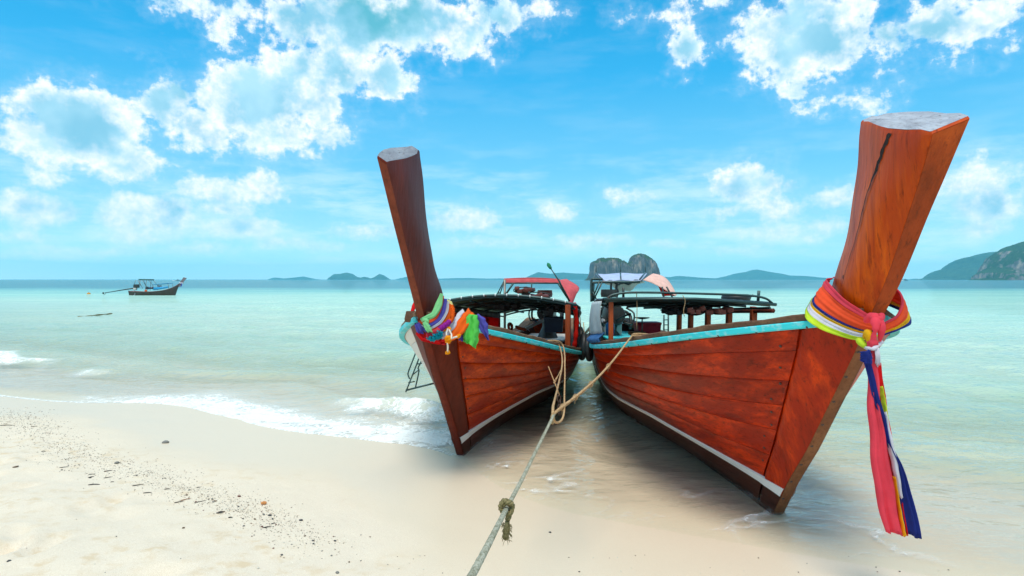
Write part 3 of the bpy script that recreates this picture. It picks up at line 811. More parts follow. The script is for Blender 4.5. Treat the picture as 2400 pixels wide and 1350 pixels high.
island('distant_hill', [(1215, 657), (1225, 654), (1240, 646), (1262, 637), (1275, 639), (1290, 641), (1305, 639), (1320, 638), (1345, 640), (1375, 641), (1400, 645), (1450, 657)], 4600, M['forest'],
       'broad blue hill on the horizon left of the limestone island', 0.35, 2.2, 0.01)
island('distant_hill', [(766, 657), (775, 649), (785, 641.5), (800, 641), (812, 638), (825, 641), (835, 648), (845, 650), (855, 648), (870, 652), (880, 648), (890, 641.5), (898, 644), (905, 649), (918, 657)], 4300, M['forest'],
       'jagged blue islet with two peaks left of the dark red prow', 0.4, 2.4, 0.01)
island('distant_hill', [(622, 657.5), (645, 650), (665, 652), (690, 650), (710, 647.5), (735, 653), (775, 657.5)], 5600, M['forest'], 'faint low blue island furthest left on the horizon', 0.4, 2.2, 0.01)
island('distant_hill', [(905, 657.5), (930, 654), (955, 648), (975, 653), (1020, 653), (1060, 651.5), (1100, 651), (1140, 652.5), (1180, 652), (1230, 657.5)], 6000, M['forest'],
       'thin low strip of blue land behind the dark red prow', 0.3, 2.0, 0.01)
island('distant_hill', [(2070, 657.5), (2090, 654), (2112, 653), (2130, 654), (2145, 652.5), (2165, 657.5)], 6000, M['forest'], 'tiny low blue land right of the orange prow', 0.3, 2.0, 0.01)

# ------------------------------------------------------------------ long tail boats


class Boat:
    def __init__(s, root, P0, th, B, l, n, z0, z1, z2, stem, front, rear, tf, rise=0.03, taper=0.12):
        s.root = root; s.P0 = Vector(P0); s.th = R(th)
        s.B, s.l, s.n, s.z0, s.z1, s.z2 = B, l, n, z0, z1, z2; s.rise = rise; s.taper = taper
        s.stem = np.array(stem); s.front = front; s.rear = rear; s.tf = tf
        s.u = Vector((math.sin(s.th), -math.cos(s.th), 0)); s.v = Vector((math.cos(s.th), math.sin(s.th), 0))
        s.xs = -7.0; s.zG = z0

    def xstem(s, z): return float(np.interp(z, s.stem[:, 1], s.stem[:, 0]))

    def gun(s, xi):
        b = s.B * (1 - math.exp(-(max(xi, 0) / s.l) ** s.n))
        if xi > 3.6: b *= 1 - s.taper * ((xi - 3.6) - 0.25 * (1 - math.exp(-(xi - 3.6) / 0.25)))
        z = s.z0 - s.z1 * xi + s.z2 * xi * xi + (s.rise * (xi - 4.5) ** 2 if xi > 4.5 else 0)
        return b, z

    def zk(s, xi): return -0.02 - 0.26 * min(xi / 6.0, 1) ** 1.2 + (0.25 * ((xi - 6.2) / 2) ** 2 if xi > 6.2 else 0)

    def P(s, xi, t, side, off=0.0):
        b, zg = s.gun(xi)
        z0 = s.zG * t
        k = min(xi / 0.8, 1)
        zk = s.zk(xi) * min(xi / 0.3, 1)
        z = zk + (zg - zk) * t
        p = 1.0 - 0.56 * min(xi / 3.2, 1) ** 0.8
        y = b * (max(t, 0) ** p) + s.tf / 2
        x = s.xstem(z0) - xi * (1 + 0.0 * k)
        return Vector((x, side * (y + off), z))

    def N(s, xi, t, side):
        e = 0.02
        a = s.P(xi + e, t, side) - s.P(max(xi - e, 0), t, side); b = s.P(xi, min(t + e, 1), side) - s.P(xi, max(t - e, 0), side)
        n = a.cross(b); n.normalize()
        return n if n.y * side > 0 else -n

    def Q(s, xi, t, side, off): return s.P(xi, t, side) + s.N(xi, t, side) * off

    def wrld(s, p): return s.P0 + s.u * p[0] + s.v * p[1] + Vector((0, 0, p[2]))

    def loc_at(s, px, py, y):
        """boat coordinates of a sight line where it crosses the plane at side distance y"""
        d = ray(px, py); o = np.array([0, 0, CAM_H]) - np.array(s.P0); v = np.array(s.v); u = np.array(s.u)
        k = (y - o @ v) / (d @ v); p = o + k * d
        return Vector((p @ u, y, p[2]))

    def xi_at_x(s, x): return s.xstem(s.zG) - x

    def half(s, x, z):
        t = 0.5
        for _ in range(12):
            xi = max(s.xstem(s.zG * t) - x, 0.01); zg = s.gun(xi)[1]; zk = s.zk(xi) * min(xi / 0.3, 1)
            t = min(max((z - zk) / (zg - zk), 0.01), 1)
        return s.P(xi, t, 1).y


def ts_of(b, xi):
    zg = b.gun(xi)[1]; zk = b.zk(xi) * min(xi / 0.3, 1)
    zs = 0.155 + 0.075 * min(xi, 2.2)
    return min(max((zs - zk) / (zg - zk), 0.02), 0.9)


def stripe_w(xi): return 0.030 + 0.050 * math.exp(-xi / 0.7)


def build_hull(b, mats):
    root = b.root
    JT = 0.29                                   # where planks meet the stem board
    xim = b.xstem(b.zG) - b.xs
    grid_xi = [JT + (xim - JT) * (i / 44) ** 1.35 for i in range(45)]
    npl = 7
    for side in (-1, 1):
        # inner shell
        mb = MB()
        gx = [0.12 + (xim - 0.14) * (i / 30) ** 1.2 for i in range(31)]
        mb.grid([[b.Q(x, 0.03 + 0.965 * j / 10, side, -0.035) for j in range(11)] for x in gx])
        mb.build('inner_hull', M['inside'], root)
        for k in range(npl):
            mb = MB(); rows = []
            lap = 0.003
            for x in grid_xi:
                ts = ts_of(b, x); tw = min(ts + stripe_w(x) / (b.gun(x)[1] + 0.2), 0.95)
                if k == 0: a, c = 0.0, ts
                else:
                    c0 = tw + (1 - tw) * ((k - 1) / 6.0) ** 0.95; c1 = tw + (1 - tw) * (k / 6.0) ** 0.95
                    wv = 0.006 * math.sin(x * 1.7 + k * 2.1)
                    a = c0 + (wv if 0 < k - 1 else 0); c = c1 + (0.006 * math.sin(x * 1.7 + (k + 1) * 2.1) if k < 6 else 0)
                w = c - a; e = min(0.012, w * 0.2); g = 0.0006
                row = [b.Q(x, a + g, side, -0.005), b.Q(x, a + g + e * 0.4, side, -0.001)]
                for j in range(5): row.append(b.Q(x, a + e + (w - 2 * e) * j / 4, side, 0.002 + 0.0025 * math.sin(j / 4 * 3.14)))
                row += [b.Q(x, c - g - e * 0.4, side, -0.001), b.Q(x, c - g, side, -0.005)]
                rows.append(row)
            # butt end at the stem board
            first = [p + b.N(grid_xi[0], 0.5, side) * -0.02 for p in rows[0]]
            mb.grid([first] + rows)
            lab = None
            if k == 0: lab = 'dark brown bottom plank below the white line'
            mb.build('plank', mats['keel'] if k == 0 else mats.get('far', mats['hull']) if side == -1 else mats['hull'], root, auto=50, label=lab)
        # white painted line
        mb = MB(); rows = []
        for i in range(50):
            x = 0.0 + (xim * 0.75) * (i / 49) ** 1.3
            ts = ts_of(b, x); tw = min(ts + stripe_w(x) / (b.gun(x)[1] + 0.2), 0.95)
            pr = 0.016 if x < JT + 0.02 else 0.010
            rows.append([b.Q(x, ts - 0.002, side, -0.004), b.Q(x, ts, side, pr), b.Q(x, (ts + tw) / 2, side, pr + 0.001), b.Q(x, tw, side, pr), b.Q(x, tw + 0.002, side, -0.004)])
        mb.grid(rows).build('waterline_stripe', M['stripe'], root, auto=40)
        # stem board
        for part in (0, 1):
            mb = MB(); rows = []
            for i in range(10):
                x = (JT - 0.006) * min(i, 8) / 8; ts = ts_of(b, x) + 0.004
                lo, hi_ = ((0.0, ts) if part == 0 else (ts, 1.0)); n_ = 6 if part == 0 else 22
                rows.append([b.Q(x, lo + (hi_ - lo) * j / n_, side, 0.010 if i < 8 else -0.01 - 0.01 * (i - 8)) for j in range(n_ + 1)])
            mb.grid(rows).build('stem_board', mats['keel'] if part == 0 else mats['stem'], root, auto=40, label='dark brown foot of the stem board below the white line' if part == 0 else None)
        # turquoise rub rail and brown cap
        mb = MB(); rows = []; cap = MB(); crow = []
        for i in range(70):
            x = 0.02 + (xim - 0.05) * (i / 69) ** 1.25
            g = b.P(x, 1, side); wob = 0.004 * math.sin(x * 9) + 0.003 * math.sin(x * 23)
            nn = b.N(x, 0.98, side); nn.z = 0; nn.normalize()
            o = lambda a, z: g + nn * a + Vector((0, 0, z))
            rows.append([o(-0.02, 0.0), o(0.026, 0.001), o(0.033, -0.006), o(0.033, -0.036), o(0.027, -0.043), o(-0.02, -0.044)])
            h = 0.040 + wob
            wd = min(0.16, 0.03 + 0.9 * b.gun(x)[0])
            crow.append([o(-0.02, -0.05), o(-wd, -0.03), o(-wd, h - 0.004), o(-wd + 0.006, h), o(0.008, h), o(0.016, h - 0.008), o(0.016, 0.003), o(-0.02, 0.003)])
        mb.grid(rows); n0 = len(rows[0])
        mb.f.append(tuple(range(n0))); mb.build('rub_rail', M['teal'], root, auto=40)
        cap.grid(crow); cap.f.append(tuple(range(8))); cap.build('gunwale', mats['gunwale'], root, auto=40)
    # keel timber under the planks
    mb = MB(); rows = []
    for i in range(30):
        x = 0.03 + (xim - 0.1) * i / 29; p = b.P(x, 0.0, 1); w = b.tf / 2 + 0.012
        rows.append([Vector((p.x, -w, p.z + 0.03)), Vector((p.x, -w * 0.8, p.z - 0.16)), Vector((p.x, w * 0.8, p.z - 0.16)), Vector((p.x, w, p.z + 0.03)), Vector((p.x, -w, p.z + 0.03))])
    mb.grid(rows); mb.f.append((0, 1, 2, 3)); mb.build('keel', mats['keel'], root, auto=40)
    # transom
    mb = MB(); rows = []
    for side in (-1, 1): rows.append([b.Q(xim, j / 10, side, 0) for j in range(11)])
    mid = [(p + q) / 2 + Vector((-0.02, 0, 0)) for p, q in zip(*rows)]
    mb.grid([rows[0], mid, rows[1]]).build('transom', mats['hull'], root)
    # floor boards and thwarts
    for k in range(6):
        mb = MB(); x0 = -1.0 - k * 0.95; x1 = x0 - 0.93
        row = []
        for x in (x0, x1):
            xi = b.xi_at_x(x); zf = 0.26 + 0.10 * max(0, 1 - xi / 3); 
            w = max(b.half(x, zf - 0.04) - 0.07, 0.05); row.append((x, w, zf))
        V = []
        for (x, w, z) in row: V += [(x, -w, z), (x, w, z), (x, w, z - 0.03), (x, -w, z - 0.03)]
        mb.add(V, [(0, 1, 5, 4), (3, 7, 6, 2), (0, 4, 7, 3), (1, 2, 6, 5), (0, 3, 2, 1), (4, 5, 6, 7)])
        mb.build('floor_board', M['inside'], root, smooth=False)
    for x in (-1.1, -2.6, -3.6, -4.6):
        xi = b.xi_at_x(x); w, zg = b.gun(xi)
        w = min(b.half(x + q, zg - 0.25) for q in (-0.12, 0.12)) - 0.06
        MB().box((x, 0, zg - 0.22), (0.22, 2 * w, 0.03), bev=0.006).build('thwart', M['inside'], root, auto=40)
    # bow deck
    mb = MB(); rows = []
    for i in range(8):
        xi = 0.06 + 0.75 * i / 7
        a = b.P(xi, 1, -1); c = b.P(xi, 1, 1)
        rows.append([a.lerp(c, j / 6) + Vector((0, 0, -0.012 + 0.01 * math.sin(3.14 * j / 6))) for j in range(7)])
    sheet(mb, rows, 0.03).build('bow_deck', M['inside'], root)


def build_post(b, mats, tm, tr, tilt, name_lab=None, tf_top=None):
    """the tall raked prow: thick plank, narrow flat front, thinning to the rear edge"""
    root = b.root
    F = spline([(p[0], 0, p[1]) for p in b.front], 40); Rr = spline([(p[0], 0, p[1]) for p in b.rear], 40)
    prof = [(0.0, 1.0), (0.012, 1.06), (0.10, 1.25), (0.25, 1.5), (0.45, 1.6), (0.65, 1.45), (0.85, 1.0), (0.95, 0.62), (0.992, 0.3)]
    rings = []
    for i in range(40):
        h = i / 39; tf = b.tf + ((tf_top or b.tf) - b.tf) * h ** 1.5
        ring = []
        for side in (1, -1):
            seq = prof if side == 1 else prof[::-1]
            for q, w in seq:
                wq = tf / 2 * (1 - q) + 0 if False else None
                half = (tf / 2) * w if q < 0.02 else np.interp(q, [0.02, 0.25, 0.5, 0.85, 1.0], [tf / 2 * 1.06, tm / 2 * 0.92, tm / 2, tr / 2 * 1.3, tr / 2 * 0.55])
                p = F[i].lerp(Rr[i], q)
                bend = 0.004 * math.sin(h * 9 + q * 5) + 0.003 * math.sin(h * 23 + side)
                ring.append(p + Vector((0, side * (half + bend * min(1, q * 8)), 0)))
        # slanting saw cut at the top
        if h > 0.7:
            k = (h - 0.7) / 0.3; ax = (F[39] - F[35]).normalized()
            ring = [p + ax * (-tilt * p.y * k + 0.006 * math.sin(p.x * 50) * k) for p in ring]
        rings.append(ring)
    n = len(rings[0]); mb = MB()
    # a bevelled rim under the cut
    cen = sum(rings[-1], Vector()) / n; ax = (F[39] - F[35]).normalized()
    body = rings[:-1] + [[p - ax * 0.012 for p in rings[-1]], [p.lerp(cen, 0.035) for p in rings[-1]]]
    mb.grid([r + [r[0]] for r in body])
    mb.build('prow_post', mats['post'], root, auto=40)
    mb = MB(); fr = []
    for i in range(40):
        h = i / 39; tf = b.tf + ((tf_top or b.tf) - b.tf) * h ** 1.5; dv = (F[min(i + 1, 39)] - F[max(i - 1, 0)]).normalized(); fw = Vector((dv.z, 0, -dv.x)) * 0.004
        r_ = rings[i] if i < 39 else body[39]
        a, c = r_[0], r_[-1]
        fr.append([a - fw * 2, a.lerp(c, 0.02) + fw, a.lerp(c, 0.5) + fw * 1.4, a.lerp(c, 0.98) + fw, c - fw * 2])
    mb.grid(fr).build('prow_front', mats['front'], root, auto=40)
    top = [p.lerp(cen, 0.035) for p in rings[-1]]
    cap = MB(); layers = []
    for k, f in enumerate((1.0, 0.85, 0.6, 0.3, 0.02)):
        layers.append([cen.lerp(p, f) + ax * (0.003 + 0.004 * (vnoise(np.array(p.x * 40 * f), np.array(p.y * 60 + k)) - 0.3) + (0.0 if k else -0.003)) for p in top])
    cap.grid([r + [r[0]] for r in layers]).build('prow_end', M['endgrain'], root, smooth=False)
    # wedge where the post sinks into the bow
    return F, Rr


def stem_strip(b, m, ztop, w):
    mb = MB(); rows = []
    for i in range(40):
        z = -0.015 + (ztop + 0.015) * i / 39
        x = b.xstem(max(z, 0)) + (z * 0.8 if z < 0 else 0)
        rows.append([Vector((x - 0.05, -w / 2, z - 0.02)), Vector((x + 0.006, -w / 2, z)), Vector((x + 0.016, -w / 2 + 0.008, z + 0.004)), Vector((x + 0.016, w / 2 - 0.008, z + 0.004)), Vector((x + 0.006, w / 2, z)), Vector((x - 0.05, w / 2, z - 0.02))])
    mb.grid(rows); mb.f.append((5, 4, 3, 2, 1, 0))
    mb.build('stem_strip', m, b.root, auto=40)


nail_me = None


def nails(b, pts, r=0.007):
    global nail_me
    for p, nrm in pts:
        if nail_me is None:
            o = MB().lathe((0, 0, 0), [(0.0, 0.5), (0.6, 0.35), (1.0, 0.0), (1.0, -0.6)], 8).build('nail', M['nail'], b.root); nail_me = o.data
        else:
            o = bpy.data.objects.new('nail', nail_me); C.objects.link(o); o.parent = b.root
        o.location = p; o.scale = (r, r, r); o.rotation_euler = Vector(nrm).to_track_quat('Z', 'Y').to_euler()


def strut(b, p, q, r, m, name, n=8): return MB().tube([p, q], r, n).build(name, m, b.root)


def plank_post(b, x, y, z0, z1, m, w=0.07, name='roof_post', lean=0.0):
    return MB().box((x, y, (z0 + z1) / 2), (w, w * 0.7, z1 - z0), Matrix.Rotation(lean, 4, 'Y'), 0.006).build(name, m, b.root, auto=40)


def build_engine(b, x, y, z, s=1.0, red=True):
    """car engine on a swivel with its long tiller and shaft"""
    e = empty('engine', (0, 0, 0)); e.parent = b.root; e['label'] = 'dark oily engine on a swivel at the stern'
    o = Vector((x, y, z)); A = lambda a, c, h: o + Vector((a, c, h)) * s
    MB().box(A(0, 0, 0.10), (0.52 * s, 0.26 * s, 0.22 * s), None, 0.03).build('engine_block', M['engine'], e, auto=40)
    MB().box(A(0.02, 0, 0.27), (0.42 * s, 0.20 * s, 0.13 * s), None, 0.02).build('cylinder_head', M['engine_red' if red else 'engine'], e, auto=40)
    MB().lathe(A(0, -0.05, 0.42), [(0, 0.07 * s), (0.13 * s, 0.07 * s), (0.14 * s, 0.0), (0.13 * s, -0.05 * s), (0, -0.05 * s)], 16).build('air_filter', M['engine_red' if red else 'engine'], e, auto=40)
    MB().lathe(A(0.30, 0, 0.10), [(0, 0.03), (0.14 * s, 0.025), (0.15 * s, 0), (0.14 * s, -0.03), (0, -0.03)], 16, 'X').build('flywheel', M['engine'], e, auto=40)
    MB().tube(spline([A(-0.1, 0.14, 0.15), A(-0.05, 0.24, 0.12), A(0.15, 0.26, 0.05), A(0.2, 0.24, -0.12)], 12), 0.025 * s).build('exhaust_pipe', M['engine'], e)
    MB().tube(spline([A(0.2, -0.1, 0.2), A(0.32, -0.2, 0.24), A(0.26, -0.24, 0.02), A(0.1, -0.16, -0.08)], 12), 0.018 * s).build('hose', M['rubber'], e)
    MB().tube([A(0.2, 0, 0.0), A(0.7, 0.02, 0.10), A(1.1, 0.05, 0.16)], 0.016 * s).build('tiller', M['engine'], e)
    MB().tube([A(-0.3, 0, 0.05), A(-1.6, 0, -0.1), A(-3.4, 0, -0.55)], 0.03 * s).build('propeller_shaft', M['engine'], e)
    MB().lathe(A(0, 0, -0.10), [(0, 0.1 * s), (0.15 * s, 0.09 * s), (0.17 * s, 0.05 * s), (0.10 * s, 0.02 * s), (0.09 * s, -0.05 * s), (0.2 * s, -0.28 * s), (0, -0.28 * s)], 14).build('swivel_mount', M['engine'], e, auto=40)
    for k in (-1, 1):
        MB().tube(spline([A(0.16, k * 0.14, -0.02), A(0.22, k * 0.27, -0.04), A(0.2, k * 0.30, 0.12), A(0.1, k * 0.2, 0.2)], 10), 0.014 * s).build('bracket', M['engine'], e)
    return e


def place_boat(name, label, P0, th, **kw):
    root = empty(name, P0, R(th) - math.pi / 2, label, 'boat', 'long tail boats drawn up on the beach')
    return Boat(root, P0, th, **kw)


# ---- boat on the right
PR = on_ground(1825, 1200)
RB = place_boat('longtail_boat', 'bright orange wooden long tail boat with broad orange prow, nearest on the right', PR, 1.5,
                B=0.935, l=0.879, n=1.088, z0=1.507, z1=0.193, z2=0.013,
                stem=[(-0.02, -0.02), (0, 0), (0.23, 0.30), (0.5, 0.6), (0.74, 0.91), (0.92, 1.14), (1.05, 1.31), (1.17, 1.507), (1.3, 1.66)],
                front=[(0.95, 1.2), (1.14, 1.45), (1.33, 1.70), (1.52, 2.02), (1.645, 2.23), (1.745, 2.41)],
                rear=[(0.42, 1.28), (0.66, 1.53), (0.78, 1.70), (0.865, 1.84), (0.935, 2.03), (0.99, 2.24), (1.03, 2.43), (1.068, 2.605)], tf=0.062, rise=0.013, taper=0.158)
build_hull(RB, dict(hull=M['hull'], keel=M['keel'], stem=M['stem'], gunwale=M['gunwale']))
FR, RR = build_post(RB, dict(post=M['prow_orange'], front=M['front_orange']), 0.20, 0.07, -0.48, tf_top=0.15)
stem_strip(RB, M['stem_cap'], 1.46, 0.075)
nails(RB, [(Vector((RB.xstem(z) + 0.014, -0.024, z)), (0.75, -0.35, -0.5)) for z in (0.14, 0.30, 0.46, 0.62, 0.79, 0.96, 1.13, 1.29)], 0.010)
nails(RB, [(RB.P(0.25 + 0.26 * k, 1, -1) + RB.N(0.25 + 0.26 * k, 0.98, -1) * 0.034 + Vector((0, 0, -0.022 - 0.008 * (k % 2))), RB.N(0.3 + 0.2 * k, 0.98, -1)) for k in range(12)], 0.008)
nails(RB, [(RB.Q(0.335 + 0.02 * (k % 3), t, -1, 0.006), RB.N(0.33, t, -1)) for k, t in enumerate((0.28, 0.36, 0.43, 0.50, 0.57, 0.64, 0.72, 0.80, 0.90))], 0.009)
# long drying crack and knots in the prow


def face_point(Fc, Rc, h, q, side, tm, tf, tr, off=0.0015, tilt=-0.48):
    i = min(int(h * 39), 38); k = h * 39 - i
    f = Fc[i].lerp(Fc[i + 1], k); r = Rc[i].lerp(Rc[i + 1], k)
    half = np.interp(q, [0.02, 0.25, 0.5, 0.85, 1.0], [tf / 2 * 1.06, tm / 2 * 0.92, tm / 2, tr / 2 * 1.3, tr / 2 * 0.55])
    bend = 0.004 * math.sin(h * 9 + q * 5) + 0.003 * math.sin(h * 23 + side)
    p = f.lerp(r, q) + Vector((0, side * (half + bend + off), 0))
    if h > 0.7:
        k = (h - 0.7) / 0.3; ax = (Fc[39] - Fc[35]).normalized(); p = p + ax * (-tilt * p.y * k + 0.006 * math.sin(p.x * 50) * k)
    return p


mb = MB(); rows = []
for i in range(46):
    k = i / 45; h = 0.985 - 0.68 * k
    q = float(np.interp(k, [0, 0.2, 0.5, 0.8, 1.0], [0.40, 0.46, 0.54, 0.60, 0.56])) + 0.006 * math.sin(i * 1.3)
    w = 0.010 * (1 - k) ** 0.7 + 0.003 * (1 + math.sin(i * 2.1)) * (1 - k)
    tfh = 0.062 + (0.15 - 0.062) * h ** 1.5
    rows.append([face_point(FR, RR, h, q + d * w / 0.6, -1, 0.20, tfh, 0.07, 0.003 + (0.0 if d else -0.001)) for d in (-1, 0, 1)])
mb.grid(rows).build('drying_crack', M['crack'], RB.root)
for (h, q, r) in ((0.74, 0.26, 0.022), (0.50, 0.30, 0.014), (0.35, 0.62, 0.014), (0.71, 0.16, 0.010)):
    p = face_point(FR, RR, h, q, -1, 0.19, 0.1, 0.07, 0.0)
    MB().lathe((0, 0, 0), [(0, 0.0025), (0.6 * r, 0.002), (r, -0.003)], 12, 'Y').build('knot_hole', M['crack'], RB.root, loc=p).scale = (1, -1, 1.5)

# roof of the right boat


def roof_z(b, x, y, zc, slope, drop): return zc + slope * (x + 2.0) - drop * (y / 0.95) ** 2


def build_roof(b, x0, x1, ya, yb, zc, slope, drop, m, tilt=0.0, name='canopy'):
    zf = lambda x, y: roof_z(b, x, y, zc, slope, drop) + tilt * y
    tw = lambda x: max(0.6, min(1, b.gun(b.xi_at_x(x))[0] / b.gun(b.xi_at_x(-2.4))[0]))
    mb = MB(); rows = []
    for i in range(26):
        x = x0 + (x1 - x0) * i / 25
        rows.append([Vector((x, (ya + (yb - ya) * j / 16) * tw(x), zf(x, ya + (yb - ya) * j / 16) + 0.006 * math.sin(i * 1.9 + j) * (0 < i < 25))) for j in range(17)])
    cn = sheet(mb, rows, 0.012).build(name, m, b.root)
    for k in range(6):
        x = x0 + (x1 - x0) * k / 5
        MB().tube([Vector((x, y * tw(x), zf(x, y) - 0.025)) for y in np.linspace(ya, yb, 13)], 0.016, 6).build('roof_rib', M['steel'], b.root)
    for k in range(5):
        y = ya + (yb - ya) * k / 4
        MB().tube([Vector((x, y * tw(x), zf(x, y) - 0.052)) for x in np.linspace(x0, x1, 8)], 0.014, 6).build('roof_rail', M['steel'], b.root)
    return zf


zfR = build_roof(RB, -2.0, -5.2, -0.93, 0.80, 1.50, 0.055, 0.03, M['tarp_blue'], tilt=-0.03)
gy = lambda b, x, side, ins=0.05: side * (b.gun(b.xi_at_x(x))[0] - ins)
for x in (-2.02, -3.6, -5.0):
    plank_post(RB, x, gy(RB, x, -1), RB.gun(RB.xi_at_x(x))[1] - 0.1, zfR(x, -0.87) - 0.03, M['post'], 0.062)
for x in (-2.62, -3.2, -3.75, -4.25, -4.62):
    plank_post(RB, x, gy(RB, x, 1), RB.gun(RB.xi_at_x(x))[1] - 0.1, zfR(x, 0.8) - 0.03, M['post'], 0.085, lean=0.06)
# side beam, raised front rail
MB().tube([Vector((x, gy(RB, x, 1), zfR(x, 0.8) - 0.08)) for x in np.linspace(-2.1, -5.2, 8)], 0.028, 6).build('roof_beam', M['post_dark'], RB.root)
zr = lambda y, a: (-1.95, y, zfR(-2.0, y) + a)
MB().tube(spline([zr(-0.93, 0), zr(-0.84, 0.045), zr(-0.6, 0.06), zr(0.1, 0.055), zr(0.55, 0.06), zr(0.72, 0.045), zr(0.80, 0.0)], 40), 0.012, 7).build('front_rail', M['steel'], RB.root)
MB().tube([zr(-0.95, 0), zr(0, -0.002), zr(0.84, -0.012)], 0.017, 7).build('front_rail', M['steel'], RB.root)
MB().tube([(-2.05, 0.69, zfR(-2.0, 0.7)), (-2.05, 0.70, zfR(-2.0, 0.7) + 0.12)], 0.016, 7).build('rail_stub', M['steel'], RB.root)
# life jackets pushed up under the roof


def jacket(b, x, y, z, sx, sy, m, group, label):
    th = empty('life_jacket', b.wrld((x, y, z)), b.th - math.pi / 2, label, 'life jacket', group)
    rj = random.Random(int(1000 * (abs(x) + abs(y))))
    for q in range(4):
        rt = Matrix.Rotation(rj.uniform(-.35, .35), 4, 'X') @ Matrix.Rotation(rj.uniform(-.3, .3), 4, 'Z') @ Matrix.Rotation(rj.uniform(-.2, .2), 4, 'Y')
        MB().box((rj.uniform(-.2, .2) * sx, (q - 1.5) * sy * 0.5, rj.uniform(-.02, .02)), (sx * 1.5, sy * rj.uniform(0.48, 0.62), 0.055), rt, 0.016).build('foam_panel', m, th, auto=40)
    for k in (-0.4, 0.35):
        MB().tube([(k * sx, math.cos(w) * sy * 1.06, math.sin(w) * 0.045) for w in np.linspace(0, 2 * math.pi, 14)[:-1]], 0.008, 5, closed=True).build('strap', M['jacket_dark'], th)
    return th


jacket(RB, -2.30, 0.36, zfR(-2.3, 0.36) - 0.10, 0.13, 0.13, M['jacket'], 'life jackets under the roof of the right boat', 'faded pink life jacket wedged under the dark roof near its far corner')
jacket(RB, -2.35, -0.10, zfR(-2.3, -0.1) - 0.12, 0.14, 0.11, M['jacket_dark'], 'life jackets under the roof of the right boat', 'dark bundled life jacket under the middle of the dark roof')
jacket(RB, -2.30, 0.09, zfR(-2.3, 0.1) - 0.12, 0.13, 0.10, M['jacket'], 'life jackets under the roof of the right boat', 'faded pink life jacket beside the dark bundle under the dark roof')

# white side curtain with a blue hem
mb = MB(); rows = []; hem = MB(); hr = []
for i in range(22):
    x = -2.08 - 1.25 * i / 21; g = RB.gun(RB.xi_at_x(x))[1]; zt = zfR(x, -0.93) - 0.02
    fold = 0.018 * math.sin(i * 1.9) + 0.012 * math.sin(i * 0.7)
    yc = gy(RB, x, -1, -0.03)
    rows.append([Vector((x, yc + fold * (1 - j / 10) - 0.02 * math.sin(3 * j / 10), g + 0.12 + (zt - g - 0.12) * j / 10)) for j in range(11)])
    hr.append([Vector((x, yc - 0.01 + fold - 0.03 * math.sin(j), g + 0.02 + 0.11 * j / 5)) for j in range(6)])
sheet(mb, rows, 0.004).build('side_curtain', M['whitecurtain'], RB.root)
sheet(hem, hr, 0.006).build('curtain_hem', M['bluecurtain'], RB.root)
# stern of the right boat
build_engine(RB, -6.0, -0.12, 1.02, 1.05, red=False)
MB().box((-6.1, 0, RB.gun(7.2)[1] - 0.13), (1.4, 0.62, 0.04), None, 0.01).build('stern_deck', M['teal'], RB.root, auto=40)
MB().box((-6.1, -0.12, RB.gun(7.2)[1] + 0.02), (0.35, 0.3, 0.28), None, 0.04).build('engine_bed', M['pale_hull'], RB.root, auto=40)
# awning over the engine: tilted pale panel on a tube frame
YA = 10.7
L2 = lambda px, py, Y: RB.root.matrix_basis.inverted() @ at(px, py, Y)


def quad_sheet(c, nu, nv, fn=None):
    """bilinear patch from corners a b (first row) c d (last row)"""
    a, b_, d, e = [Vector(q) for q in c]; rows = []
    for i in range(nu):
        s = i / (nu - 1)
        rows.append([a.lerp(b_, j / (nv - 1)).lerp(d.lerp(e, j / (nv - 1)), s) + (fn(s, j / (nv - 1)) if fn else Vector()) for j in range(nv)])
    return rows


aw = [L2(1397, 641, 11.7), L2(1516, 640, 11.7), L2(1412, 657, 10.6), L2(1502, 656, 10.6)]
sheet(MB(), quad_sheet(aw, 8, 14, lambda s, t: Vector((0, 0, -0.01 * math.sin(t * 9.4)))), 0.02).build('stern_awning', M['tarp_pale'], RB.root)
for t in (0.0, 0.48, 0.97):
    a = aw[0].lerp(aw[1], t); c = aw[2].lerp(aw[3], t)
    MB().tube([a + Vector((0, 0, 0.012)), c + Vector((0, 0, 0.012))], 0.012, 6).build('awning_batten', M['steel'], RB.root)
    MB().tube([a, a + Vector((0, 0, 0.17))], 0.008, 5).build('antenna', M['steel'], RB.root)
bag = quad_sheet([L2(1412, 657, 10.62), L2(1505, 657, 10.62), L2(1412, 661, 11.4), L2(1512, 660, 11.4)], 8, 18, lambda s, t: Vector((0, 0, -0.12 * math.sin(math.pi * t) ** 1.5 * (0.5 + s) - 0.02 * math.sin(t * 21))))
sheet(MB(), bag, 0.02).build('awning_lining', M['tarp_blue'], RB.root)
for path in ([(1386, 707), (1386, 660), (1391, 654), (1412, 654)], [(1391, 706), (1391, 668), (1397, 662), (1500, 661)]):
    MB().tube(spline([L2(px, py, 10.55) for px, py in path], 24), 0.02, 7).build('awning_frame', M['steel'], RB.root)
for a, c in (((1406, 657), (1388, 702)), ((1412, 660), (1391, 704)), ((1389, 684), (1399, 704))):
    MB().tube([L2(*a, 10.5), L2(*c, 10.5)], 0.012, 6).build('awning_brace', M['steel'], RB.root)
for px in (1433, 1446):
    w = 5 if px == 1433 else 8
    MB().tube(spline([L2(px, 661, 10.6), L2(px - 1, 676, 10.6), L2(px + 1, 686, 10.6), L2(px - 1, 697, 10.6)], 10), [0.018, 0.02, 0.022, 0.02, 0.03, 0.03, 0.032, 0.03, 0.02, 0.02] if w == 8 else 0.018, 6).build('hanging_strap', M['rubber'], RB.root)
MB().tube([L2(1461, 697, 10.0), L2(1461, 674, 10.0)], 0.02, 7).build('exhaust_stack', M['engine'], RB.root)
